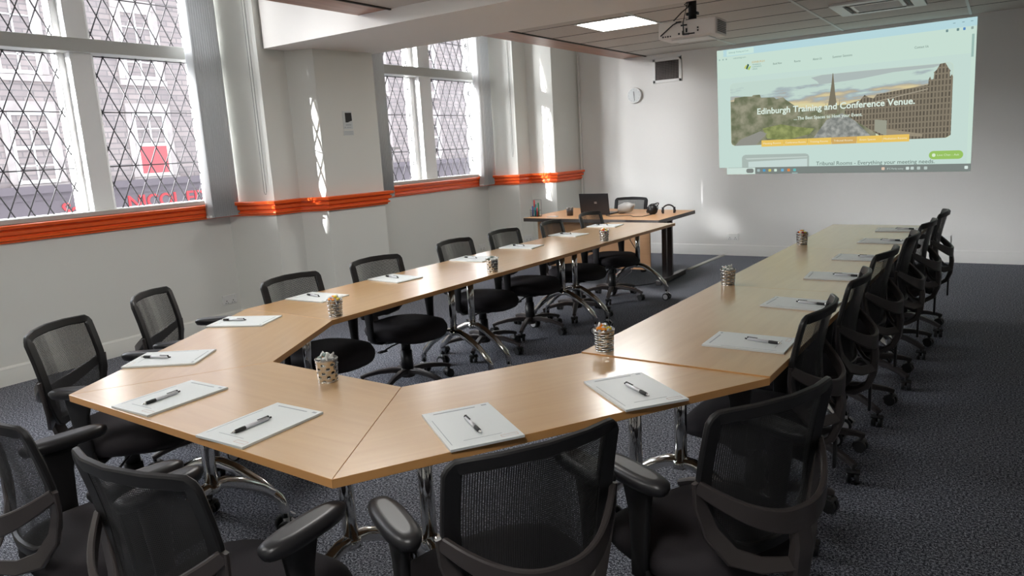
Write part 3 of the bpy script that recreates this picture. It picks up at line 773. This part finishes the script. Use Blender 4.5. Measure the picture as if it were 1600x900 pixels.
# plastic bag
bg = MB(); rings = []
for j, (x, rr, zc) in enumerate([(-.10, .012, .03), (-.085, .05, .052), (-.04, .062, .062), (.01, .060, .064), (.05, .050, .068), (.075, .030, .080), (.09, .012, .095)]):
    rings.append([(x+.006*sin(k*2.1+j), rr*cos(2*pi*k/14)*(1+.12*sin(k*3+j)), max(.001, zc+rr*sin(2*pi*k/14)*(.95+.1*sin(k*5+j*2)))) for k in range(14)])
bg.ring_loft(rings); tag(bg.build('plastic_bag', M['bag'], loc=(-1.46, 5.10, .7305), rz=.1), 'crumpled grey plastic bag on the desk behind the laptop', 'bag')
# black gadgets
cam = thing('webcam_ball', 'round black coiled webcam on the right part of the desk', 'webcam', (-1.12, 5.02, .73))
b = MB(); b.lathe([(0, .002), (.03, .002), (.05, .02), (.056, .05), (.046, .085), (.022, .105), (0, .108)], 18); b.build('body', M['plastic'], cam)
b = MB()
for k in range(3): b.tube([((.062+.004*k)*cos(2*pi*q/20), .03*sin(2*pi*q/20), .06+.006*k+(.052)*sin(2*pi*q/20+k)) for q in range(20)], .004, 6, closed=True)
b.build('coiled_lead', M['rubber'], cam)
hp = thing('headphones', 'black headphones lying on the right end of the desk', 'headphones', (-.97, 5.10, .73), .4)
b = MB(); b.tube([(-.07*cos(pi*k/14), .0, .018+.075*sin(pi*k/14)) for k in range(15)], .008, 8); b.build('headband', M['plastic'], hp)
for s in (-1, 1):
    b = MB(); b.cyl((s*.072, 0, .036), (s*.048, 0, .036), .034, 16); b.build('ear_cup', M['pad'], hp)
b = MB(); b.tube([(-1.60, 4.86, .736), (-1.50, 4.76, .7345), (-1.40, 4.80, .7345), (-1.30, 4.84, .7345), (-1.22, 4.74, .7345), (-1.12, 4.76, .7345), (-1.10, 4.96, .736)], .004, 6); tag(b.build('power_cable', M['rubber']), 'black cable snaking across the desk from the laptop', 'cable')
b = MB(); b.tube([(-1.22, 4.60, .70), (-1.20, 4.60, .5), (-1.12, 4.62, .36), (-1.20, 4.60, .16), (-1.40, 4.52, .012), (-1.25, 4.55, .008), (-1.05, 4.80, .008), (-1.02, 5.2, .008)], .004, 6)
tag(b.build('hanging_cable', M['rubber']), 'black cable hanging from the desk to the carpet', 'cable')
b = MB(); b.ring_loft([[(x-.035, y, .001), (x-.02, y, .012), (x+.02, y, .012), (x+.035, y, .001)] for x, y in ((-1.0, 5.75), (-.98, 6.3), (-.95, 6.9))]); tag(b.build('floor_cable_cover', M['wingrey']), 'grey cable cover strip on the carpet between desk and wall', 'cable cover')

# ------------------------------------------------------------------ wall fittings
def socket(loc, rz, lab):
    t = thing('double_socket', lab, 'socket', loc, rz, 'double wall sockets')
    b = MB(); b.box((0, -.006, 0), (.148, .012, .088), bev=.003); b.build('face_plate', M['white_pl'], t)
    for s in (-1, 1):
        b = MB(); b.box((s*.035, -.0125, -.012), (.007, .002, .011)).box((s*.035-.011, -.0125, -.030), (.009, .002, .005)).box((s*.035+.011, -.0125, -.030), (.009, .002, .005)); b.build('pin_holes', M['black'], t)
        b = MB(); b.box((s*.058, -.0135, .022), (.012, .005, .020), bev=.001); b.build('switch', M['white_pl'], t)
    return t
s0 = socket((-.83, YB, .245), 0, 'white double socket low on the back wall, left of the right table row')
dup(s0, (1.50, YB, .255), 0, 'white double socket low on the back wall behind the far right chairs')
dup(s0, (-4.04, 1.75, .26), pi/2, 'white double socket low on the window wall behind the near left chairs')
dup(s0, (-3.93, 5.69, .20), pi/2, 'white double socket under the far window')
dup(s0, (-3.43, 6.11, .28), pi/2-.26, 'white double socket on the return beside the far pillar, near the desk')
vt = thing('air_vent', 'white framed square air vent with dark grille above the clock', 'vent', (-1.68, YB, 2.40))
b = MB()
for q in ((0, .135, .39, .035), (0, -.135, .39, .035), (-.178, 0, .035, .30), (.178, 0, .035, .30)): b.box((q[0], -.008, q[1]), (q[2], .016, q[3]), bev=.002)
b.build('vent_frame', M['white_pl'], vt)
b = MB(); b.box((0, -.002, 0), (.33, .003, .24)); b.build('vent_back', M['black'], vt)
b = MB()
for k in range(16): b.box((-.155+.0207*k, -.008, 0), (.0035, .006, .24))
for k in range(12): b.box((0, -.010, -.11+.02*k), (.33, .003, .0035))
b.build('vent_grille', M['grille'], vt)
ck = thing('wall_clock', 'round white wall clock on the back wall below the air vent', 'clock', (-2.14, YB, 2.12))
def disc(b, r, y0, y1, seg=32): b.cyl((0, y0, 0), (0, y1, 0), r, seg); return b
b = disc(MB(), .092, -.001, -.030); b.build('clock_face', M['paper'], ck)
b = MB(); b.tube([(.096*cos(2*pi*k/36), -.022, .096*sin(2*pi*k/36)) for k in range(36)], .009, 8, closed=True); b.build('clock_rim', M['white_pl'], ck)
b = MB()
for k in range(12):
    a = pi*k/6; b.box((.078*sin(a), -.031, .078*cos(a)), (.004, .001, .012), rot=Matrix.Rotation(a, 4, 'Y'))
b.build('hour_marks', M['ink'], ck)
for L_, w_, a in ((.052, .006, radians(-4)), (.070, .004, radians(172))):
    b = MB(); b.box((sin(a)*L_/2, -.034, cos(a)*L_/2), (w_, .001, L_), rot=Matrix.Rotation(a, 4, 'Y')); b.build('clock_hand', M['black'], ck)
# notices on the pier
def pier_pt(t, z, off=.002):   # t metres along the pier face from its near edge
    a = Vector((-3.27, 2.40)); d = Vector((.10, .66)).normalized(); n_ = Vector((d.y, -d.x)); p = a+d*t+n_*off; return Vector((p.x, p.y, z))
PR = math.atan2(.66, .10)
nt = thing('wall_notice', 'white notice with a dark square picture on the pillar between the windows', 'notice', pier_pt(.31, 1.865), PR)
b = MB(); b.box((0, 0, 0), (.105, .003, .17)); b.build('notice_sheet', M['paper'], nt)
b = MB(); b.prism([(-.03, -.0), (.05, -.0), (.05, .002), (-.03, .002)], 0, .001)
b.b.clear(); b.ring_loft([[(-.026, yy, .068), (.046, yy, .068), (.048, yy, -.006), (.02, yy, -.014), (0, yy, -.022), (-.026, yy, -.022)] for yy in (-.0035, -.0018)]); b.build('dark_picture', M['black'], nt)
b = MB(); b.box((.005, -.0022, -.045), (.06, .001, .007)).box((-.035, -.0022, -.068), (.008, .001, .010)).box((.008, -.0022, -.068), (.05, .001, .004)); b.build('notice_text', M['ink'], nt)
nt2 = thing('wall_label', 'small white label with three lines of print under the notice on the pillar', 'label', pier_pt(.31, 1.745), PR)
b = MB(); b.box((0, 0, 0), (.115, .002, .045)); b.build('label_sheet', M['paper'], nt2)
b = MB()
for z in (.012, 0, -.012): b.box((0, -.0018, z), (.095, .001, .003))
b.build('label_text', M['ink'], nt2)

# ------------------------------------------------------------------ ceiling fittings
def led(loc, lab):
    t = thing('ceiling_light', lab, 'ceiling light', loc, 0, 'square led ceiling panels')
    b = MB()
    for q in ((0, .29, .60, .02), (0, -.29, .60, .02), (.29, 0, .02, .60), (-.29, 0, .02, .60)): b.box((q[0], q[1], -.004), (q[2], q[3], .012))
    b.build('light_frame', M['white_pl'], t)
    b = MB(); b.box((0, 0, -.003), (.565, .565, .006)); b.build('diffuser', M['led'], t)
    return t
l0 = led((-1.09, 4.2, CZ), 'lit square led panel in the tiled ceiling beside the projector')
for (x, y, n_) in ((-1.09, .6, 'above the left table row'), (-1.09, -2.4, 'near the front wall on the window side'), (1.35, -2.4, 'behind the camera')):  # unseen lit panels, added to brighten the room
    dup(l0, (x, y, CZ), 0, 'added unseen led panel in the tiled ceiling ' + n_)
ac = thing('air_conditioner', 'square ceiling cassette air conditioner above the projected picture', 'air conditioner', (.98, 5.30, CZ))
b = MB()
for q in ((0, .32, .72, .10), (0, -.32, .72, .10), (.31, 0, .10, .60), (-.31, 0, .10, .60)): b.box((q[0], q[1], -.012), (q[2], q[3], .024), bev=.008)
b.build('cassette_frame', M['white_pl'], ac)
b = MB(); b.box((0, 0, -.016), (.42, .42, .014), bev=.004)
for k in range(9): b.box((0, -.16+.04*k, -.025), (.36, .006, .004))
b.build('intake_grille', M['white_pl'], ac)
for q in ((0, .25), (0, -.25), (.245, 0), (-.245, 0)):
    b = MB(); b.box((q[0], q[1], -.0245), (.40 if q[0] == 0 else .022, .022 if q[0] == 0 else .40, .003)); b.build('air_slot', M['black'], ac)
pj = thing('projector', 'cream ceiling projector on a black pole with dangling cables', 'projector', (-.12, 3.52, 2.285), .03)
b = MB(); b.box((0, 0, .065), (.46, .30, .125), bev=.012); b.build('projector_body', M['cream'], pj)
b = MB(); b.box((0, .03, .0), (.30, .20, .012), bev=.004); b.build('bottom_cover', M['white_pl'], pj)
b = MB()
for k in range(7): b.box((.232, 0, .025+.013*k), (.006, .22, .005))
b.build('side_grille', M['grille'], pj)
b = MB()
for x, z, w_, h_ in ((-.19, .02, .012, .012), (-.17, .02, .010, .010), (-.15, .02, .012, .012), (-.13, .02, .010, .010), (-.06, .03, .014, .014), (-.03, .035, .010, .030), (.0, .05, .012, .03), (.04, .022, .05, .010), (.09, .04, .012, .012), (.09, .06, .012, .012), (-.02, .09, .05, .012)): b.box((x, -.152, z), (w_, .004, h_))
b.build('connector_panel', M['black'], pj)
b = MB(); b.cyl((.09, .10, .065), (.09, .165, .065), .035, 20); b.build('lens', M['black'], pj)
b = MB(); b.cyl((0, 0, .15), (0, 0, .31), .032, 16).cyl((0, 0, .13), (0, 0, .16), .014, 10).box((0, 0, .132), (.26, .05, .012)).box((0, 0, .132), (.04, .22, .010)).box((.0, 0, .19), (.09, .05, .02)); b.build('ceiling_bracket', M['black'], pj)
b = MB(); b.tube([(-.21, -.155, .03), (-.10, -.175, .10), (-.06, -.17, .115)], .005, 6); b.tube([(-.02, -.16, .02), (-.01, -.20, .10), (.0, -.12, .26), (-.02, -.03, .29), (-.05, -.04, .26), (-.02, -.05, .24), (.0, -.02, .30)], .005, 6); b.tube([(-.12, -.10, .14), (-.06, -.08, .20), (.0, -.04, .25)], .005, 6)
b.box((-.06, -.165, .115), (.04, .012, .012)).box((.0, -.165, .02), (.05, .012, .012)); b.build('cables', M['rubber'], pj)

# ------------------------------------------------------------------ the projected web page on the back wall
TL, TR, BR, BL = (-1.03, 2.56), (1.70, 2.58), (1.72, .99), (-1.0, 1.04)
def UV(u, v, lay=0):
    x = (TL[0]*(1-u)+TR[0]*u)*(1-v)+(BL[0]*(1-u)+BR[0]*u)*v; z = (TL[1]*(1-u)+TR[1]*u)*(1-v)+(BL[1]*(1-u)+BR[1]*u)*v
    return Vector((x, YB-.001-.0007*lay, z))
pg = thing('projected_screen', 'projected web page with a city skyline banner on the back wall', 'projection', UV(.5, .5)); base_ = pg.location.copy()
def poly(name, pts, col, lay, parent=pg, s=1., m=None):
    b = MB(); a = [UV(u, v, lay)-base_ for u, v in pts]; bb = [p+Vector((0, .0005, 0)) for p in a]
    va = [b.b.verts.new(p) for p in a]; vb = [b.b.verts.new(p) for p in bb]; b.b.faces.new(va); b.b.faces.new(list(reversed(vb)))
    n = len(a)
    for i in range(n): b.b.faces.new((va[i], vb[i], vb[(i+1) % n], va[(i+1) % n]))
    return b.build(name, m or emis(name, srgb(*col), s*SCR), parent)
R4 = lambda u0, v0, u1, v1: [(u0, v0), (u1, v0), (u1, v1), (u0, v1)]
def rrect(u0, v0, u1, v1, r, asp=1.72, n=5):
    out = []
    for cu, cv, a0 in ((u1-r, v0+r*asp, -90), (u1-r, v1-r*asp, 0), (u0+r, v1-r*asp, 90), (u0+r, v0+r*asp, 180)):
        for k in range(n+1):
            a = radians(a0+90*k/n); out.append((cu+r*cos(a), cv+r*asp*sin(a)))
    return out
page = poly('page', R4(0, 0, 1, .945), (206, 230, 218), 0)
poly('title_bar', R4(0.03, 0, 1, .055), (188, 222, 228), 1)
poly('browser_tab', R4(.045, .006, .165, .05), (208, 236, 226), 2)
poly('hero_band', R4(.0, .225, .985, .945), (203, 226, 218), 1)
poly('scroll_bar', R4(.985, .105, .993, .25), (160, 190, 182), 2)
poly('taskbar', R4(.045, .945, 1, .998), (128, 136, 132), 1)
poly('task_search', R4(.035, .947, .165, 1.0), (212, 230, 222), 2)
poly('task_button', rrect(.125, .955, .158, .99, .008), (130, 136, 132), 3)
for i, (u, c_) in enumerate(((.18, (170, 190, 190)), (.205, (90, 160, 200)), (.23, (210, 200, 120)), (.255, (215, 238, 225)), (.285, (120, 180, 215)), (.312, (225, 140, 80)), (.337, (110, 190, 190)), (.69, (225, 200, 180)), (.78, (215, 230, 225)), (.797, (200, 215, 210)), (.82, (190, 205, 200)), (.845, (190, 205, 200)), (.985, (225, 240, 235)))):
    poly('taskbar_icon', rrect(u-.006, .960, u+.006, .981, .003), c_, 3)
poly('taskbar_underline', R4(.326, .992, .35, .997), (190, 225, 225), 3)
# banner picture
pic = poly('banner_picture', rrect(.058, .270, .928, .768, .018), (214, 224, 190), 2)
# sky with procedural clouds
def sky_mat():
    m = bpy.data.materials.new('banner_sky'); m.use_nodes = True; n = m.node_tree.nodes; l = m.node_tree.links; n.remove(n['Principled BSDF'])
    tc = n.new('ShaderNodeTexCoord'); mp = n.new('ShaderNodeMapping'); mp.inputs['Scale'].default_value = (1.3, 1, 7.)
    nz = n.new('ShaderNodeTexNoise'); nz.inputs['Scale'].default_value = 1.6; nz.inputs['Detail'].default_value = 6
    l.new(tc.outputs['Object'], mp.inputs[0]); l.new(mp.outputs[0], nz.inputs[0])
    sx = n.new('ShaderNodeSeparateXYZ'); l.new(tc.outputs['Object'], sx.inputs[0])
    r = n.new('ShaderNodeMapRange'); r.inputs[1].default_value = -.1; r.inputs[2].default_value = .45; l.new(sx.outputs['Z'], r.inputs[0])
    ad = n.new('ShaderNodeMath'); ad.operation = 'MULTIPLY_ADD'; ad.inputs[1].default_value = 1.2; l.new(nz.outputs['Fac'], ad.inputs[0])
    sx2 = n.new('ShaderNodeMath'); sx2.operation = 'MULTIPLY'; sx2.inputs[1].default_value = .7; l.new(r.outputs[0], sx2.inputs[0]); l.new(sx2.outputs[0], ad.inputs[2])
    cr = n.new('ShaderNodeValToRGB'); E_ = cr.color_ramp.elements
    E_[0].position = .55; E_[0].color = (*srgb(228, 228, 180), 1); E_[1].position = 1.0; E_[1].color = (*srgb(200, 222, 212), 1)
    for p_, c_ in ((.72, (222, 206, 160)), (.83, (184, 178, 160)), (.90, (170, 184, 188))): q = E_.new(p_); q.color = (*srgb(*c_), 1)
    l.new(ad.outputs[0], cr.inputs[0]); e_ = n.new('ShaderNodeEmission'); e_.inputs[1].default_value = SCR; l.new(cr.outputs[0], e_.inputs[0]); l.new(e_.outputs[0], n['Material Output'].inputs[0]); return m
def terrace_mat():
    m = bpy.data.materials.new('banner_terrace_stone'); m.use_nodes = True; n = m.node_tree.nodes; l = m.node_tree.links; n.remove(n['Principled BSDF'])
    tc = n.new('ShaderNodeTexCoord'); sx = n.new('ShaderNodeSeparateXYZ'); cx = n.new('ShaderNodeCombineXYZ'); l.new(tc.outputs['Object'], sx.inputs[0]); l.new(sx.outputs['X'], cx.inputs[0]); l.new(sx.outputs['Z'], cx.inputs[1])
    br = n.new('ShaderNodeTexBrick'); br.offset = 0; br.inputs['Scale'].default_value = 1.; br.inputs['Brick Width'].default_value = .033; br.inputs['Row Height'].default_value = .062; br.inputs['Mortar Size'].default_value = .0085
    br.inputs['Color1'].default_value = (*srgb(92, 86, 76), 1); br.inputs['Color2'].default_value = (*srgb(108, 101, 88), 1); br.inputs['Mortar'].default_value = (*srgb(138, 129, 112), 1)
    l.new(cx.outputs[0], br.inputs['Vector']); e_ = n.new('ShaderNodeEmission'); e_.inputs[1].default_value = SCR; l.new(br.outputs['Color'], e_.inputs[0]); l.new(e_.outputs[0], n['Material Output'].inputs[0]); return m
def town_mat(name, c1, c2, sc, st=(1, 1, 1)):
    m = bpy.data.materials.new(name); m.use_nodes = True; n = m.node_tree.nodes; l = m.node_tree.links; n.remove(n['Principled BSDF'])
    tc = n.new('ShaderNodeTexCoord'); mp = n.new('ShaderNodeMapping'); mp.inputs['Scale'].default_value = st; l.new(tc.outputs['Object'], mp.inputs[0])
    nz = n.new('ShaderNodeTexNoise'); nz.inputs['Scale'].default_value = sc; nz.inputs['Detail'].default_value = 7; l.new(mp.outputs[0], nz.inputs[0])
    cr = n.new('ShaderNodeValToRGB'); cr.color_ramp.elements[0].position = .38; cr.color_ramp.elements[0].color = (*srgb(*c1), 1); cr.color_ramp.elements[1].position = .66; cr.color_ramp.elements[1].color = (*srgb(*c2), 1)
    l.new(nz.outputs['Fac'], cr.inputs[0]); e_ = n.new('ShaderNodeEmission'); e_.inputs[1].default_value = SCR; l.new(cr.outputs[0], e_.inputs[0]); l.new(e_.outputs[0], n['Material Output'].inputs[0]); return m
poly('banner_sky', rrect(.0585, .2705, .9275, .60, .018), None or (0, 0, 0), 3, pic, m=sky_mat())
poly('banner_cloud', [(.405, .285), (.45, .272), (.60, .271), (.90, .275), (.86, .295), (.72, .30), (.60, .325), (.50, .335), (.44, .34), (.43, .315)], (180, 192, 190), 4, pic)
poly('banner_hill', [(.059, .415), (.075, .415), (.078, .385), (.12, .380), (.155, .385), (.16, .375), (.19, .376), (.195, .40), (.25, .405), (.26, .42), (.29, .41), (.30, .43), (.345, .49), (.40, .515), (.46, .50), (.52, .50), (.60, .505), (.66, .50), (.66, .768), (.075, .768), (.062, .755), (.059, .74)], (0, 0, 0), 5, pic, m=town_mat('banner_park', (112, 118, 92), (160, 158, 136), 9))
poly('banner_lawn', [(.20, .64), (.28, .615), (.34, .64), (.42, .66), (.40, .70), (.30, .74), (.22, .72)], (0, 0, 0), 6, pic, m=town_mat('banner_trees', (122, 132, 84), (160, 168, 110), 14))
poly('banner_road', [(.47, .60), (.53, .56), (.58, .62), (.66, .768), (.40, .768), (.42, .72)], (0, 0, 0), 6, pic, m=town_mat('banner_street', (128, 132, 128), (176, 178, 172), 16))
poly('banner_tracks', [(.075, .768), (.10, .72), (.19, .66), (.22, .68), (.17, .768)], (150, 150, 142), 6, pic)
poly('banner_spire', [(.487, .345), (.491, .268), (.4935, .268), (.498, .345), (.502, .42), (.509, .50), (.512, .56), (.470, .56), (.474, .50), (.481, .42)], (128, 122, 104), 7, pic)
poly('banner_spire_turrets', [(.463, .56), (.465, .47), (.468, .56), (.515, .56), (.519, .455), (.522, .56)], (128, 122, 104), 7, pic)
poly('banner_terrace', [(.54, .56), (.545, .50), (.60, .475), (.615, .44), (.63, .46), (.65, .47), (.66, .445), (.73, .43), (.80, .415), (.845, .405), (.845, .375), (.850, .352), (.855, .375), (.862, .37), (.864, .332), (.861, .33), (.872, .312), (.883, .275), (.901, .272), (.912, .308), (.920, .328), (.917, .332), (.918, .365), (.924, .35), (.928, .365), (.928, .75), (.91, .768), (.70, .768), (.64, .69), (.58, .62)], (0, 0, 0), 8, pic, m=terrace_mat())
for k in range(0):
    u = .665+.0155*k; poly('banner_window_row', [(u, .50-.004*k), (u+.005, .498-.004*k), (u+.005, .66+.002*k), (u, .655+.002*k)], (84, 80, 70), 9, pic)
poly('banner_cornice', [(.63, .50), (.845, .43), (.845, .437), (.63, .508)], (166, 158, 140), 9, pic)
poly('banner_pale_shop', [(.655, .62), (.70, .63), (.70, .74), (.655, .70)], (160, 162, 146), 9, pic)
poly('banner_shop_row', [(.70, .69), (.83, .735), (.83, .755), (.70, .73)], (158, 148, 128), 9, pic)
for i in range(6):
    u0 = .195+.0982*i; poly('banner_button', R4(u0, .733, u0+.0975, .783), (216, 176, 104) if i == 3 else (240, 202, 104), 10, pic)
poly('room_card', rrect(.106, .843, .398, .999, .014)[:0] or [(.106, .945), (.106, .865), (.112, .85), (.122, .843), (.382, .846), (.393, .853), (.398, .868), (.398, .945)], (176, 190, 184), 3)
poly('room_card_inside', [(.135, .945), (.135, .90), (.39, .885), (.39, .945)], (205, 222, 218), 4)
poly('room_card_beam', [(.12, .872), (.39, .868), (.39, .876), (.13, .882)], (200, 214, 208), 4)
poly('chat_button', rrect(.855, .855, .973, .912, .016), (158, 200, 104), 4)
poly('chat_icon', rrect(.866, .872, .878, .895, .005), (225, 245, 215), 5)
# crest of the site: tilted striped square
for i, c_ in enumerate(((210, 214, 120), (60, 100, 84), (176, 204, 80))):
    o = .009*(i-1); poly('page_logo', [(.138+o*.9, .128+abs(i-1)*.010+.012*(i == 2)), (.1445+o*.9, .138+.012*(i == 2)), (.136+o*.9, .168+.006*i), (.130+o*.9, .158+.006*i)], c_, 4)
def ptext(name, txt, u, v, h, col, lay=11, bold=0., u1=None, parent=pg):
    p = UV(u, v, lay)-base_; q = UV(u1 if u1 else u+.1, v, lay)-base_; ang = math.atan2((q-p).z, (q-p).x)
    m = emis(name, srgb(*col), SCR)
    mt = Matrix.Translation(p) @ Matrix.Rotation(-ang, 4, 'Y') @ Matrix.Rotation(pi/2, 4, 'X')
    o = text_mesh(name, txt, h, m, parent, mt, .0002, bold)
    if u1:
        xs = [v_.co.x for v_ in o.data.vertices]; w0 = max(xs)-min(xs); w1 = (q-p).x; k = w1/w0; x0 = p.x
        for v_ in o.data.vertices: v_.co.x = x0+(v_.co.x-min(xs))*k
    return o
ptext('banner_title', 'Edinburgh Training and Conference Venue.', .178, .508, .10, (228, 244, 232), 12, .0022, u1=.800)
ptext('banner_subtitle', '....The Best Spaces to Host your Event.', .335, .578, .052, (222, 238, 226), 12, .001, u1=.608)
ptext('page_heading', 'Tribunal Rooms - Everything your meeting needs.', .427, .926, .062, (120, 136, 130), 5, .0005, u1=.876)
poly('taskbar_cover', R4(.40, .945, .90, .96), (128, 136, 132), 9)
for tx, u, u1 in (('Book Now', .248, .285), ('Rooms', .337, .362), ('About Us', .412, .448), ('Summer Sessions', .490, .566), ('Contact Us', .793, .841)): ptext('menu_text', tx, u, .152, .035, (110, 130, 122), 5, u1=u1)
ptext('logo_text', 'EDINBURGH', .157, .122, .032, (206, 176, 110), 5, u1=.212)
for k, (tx, e_) in enumerate((('TRAINING &', .195), ('CONFERENCE', .198), ('VENUE', .18))): ptext('logo_text', tx, .158, .141+.017*k, .022, (120, 160, 156), 5, u1=e_)
for i, (tx, a, b_) in enumerate((('Meeting Rooms', .203, .280), ('Conference Rooms', .300, .384), ('Training Rooms', .402, .475), ('Tribunal Rooms', .498, .573), ('Event Spaces', .600, .66), ('Mediation Rooms', .690, .775))): ptext('button_text', tx, a, .759, .030, (250, 244, 214), 13, u1=b_)
ptext('chat_text', 'Live Chat - Ask', .884, .884, .03, (226, 244, 205), 6, u1=.96)
ptext('tab_text', 'Edinburgh Training and Conf...', .055, .028, .024, (130, 160, 154), 5, u1=.145)
ptext('address_text', 'edtraining.com', .075, .075, .024, (130, 158, 150), 5, u1=.13)
ptext('weather_text', '8°C Partly sunny', .705, .972, .028, (205, 220, 214), 10, u1=.765)
for (u, v) in ((.012, .075), (.028, .075), (.043, .075)): poly('toolbar_icon', rrect(u-.003, v-.006, u+.003, v+.006, .002), (160, 188, 180), 4)
for u, c_ in ((.902, (120, 150, 150)), (.938, (110, 140, 140)), (.959, (90, 140, 200)), (.985, (150, 170, 165))): poly('toolbar_icon', rrect(u-.004, .058, u+.004, .075, .002), c_, 4)
for u in (.925, .955, .983): poly('window_button', R4(u-.004, .021, u+.004, .025), (130, 160, 165), 4)

# ------------------------------------------------------------------ light
w = bpy.data.worlds.new('sky'); SC.world = w; w.use_nodes = True
bg_ = w.node_tree.nodes['Background']; bg_.inputs[0].default_value = (.93, .96, 1., 1); bg_.inputs[1].default_value = 2.3
def sun(name, d, e_, ang, col=(1, 1, 1)):
    l = bpy.data.lights.new(name, 'SUN'); l.energy = e_; l.angle = radians(ang); l.color = col
    o = bpy.data.objects.new(name, l); C.objects.link(o); o.rotation_euler = Vector(d).normalized().to_track_quat('-Z', 'Y').to_euler(); return o
sun('added_sun_over_roofs', (1., .30, -.80), 5., 50, (.95, .97, 1.))  # soft sun lamp added on top of the sky to brighten the interior
sun('added_side_sun', (1.55, 2.0, -.66), 6.5, 20, (1., .99, .97))  # sun lamp added for the back wall and reveals; the side street is invented
def glint(name, src, dst, e_, deg, blend=.1, r=.03):
    l = bpy.data.lights.new(name, 'SPOT'); l.energy = e_; l.spot_size = radians(deg); l.spot_blend = blend; l.shadow_soft_size = r; l.color = (1., .98, .94)
    o = bpy.data.objects.new(name, l); C.objects.link(o); o.location = src; o.rotation_euler = (Vector(dst)-Vector(src)).to_track_quat('-Z', 'Y').to_euler(); return o
# sun glints thrown back by the windows of the opposite houses
glint('window_glint', (-11.35, -15.6, 5.3), (-3.80, 2.34, 1.55), 90000, 9.4).scale = (.285, 1, 1)
glint('window_glint', (-12.2, -11.3, 5.7), (-3.50, 6.23, 1.6), 70000, 8.6).scale = (.265, 1, 1)
glint('window_glint', (-10.8, -1.4, 5.5), (-.965, 6.93, .40), 9000, 1.05, .6, .15)

# ------------------------------------------------------------------ camera
cd = bpy.data.cameras.new('camera'); cd.sensor_width = 36; cd.lens = 1132.16/1600*36; cd.clip_start = .05; cd.clip_end = 200
co = bpy.data.objects.new('camera', cd); C.objects.link(co)
yaw, pit, rol = .62857083-.03376250, -.187547713, -.0576581368
fwd = Vector((-sin(yaw)*cos(pit), cos(yaw)*cos(pit), sin(pit))); rgt = Vector((cos(yaw), sin(yaw), 0)); up = rgt.cross(fwd)
r2 = rgt*cos(rol)+up*sin(rol); u2 = -rgt*sin(rol)+up*cos(rol)
mw = Matrix((r2, u2, -fwd)).transposed().to_4x4(); mw.translation = Vector((1.97378, -2.34673, 1.49478)); co.matrix_world = mw
SC.camera = co
SC.view_settings.view_transform = 'Standard'; SC.view_settings.look = 'None'; SC.view_settings.gamma = 1.; SC.view_settings.use_curve_mapping = False
SC.view_settings.exposure = EXP
SC.cycles.max_bounces = 10; SC.cycles.diffuse_bounces = 5; SC.cycles.transparent_max_bounces = 16
SC.cycles.sample_clamp_indirect = 6.
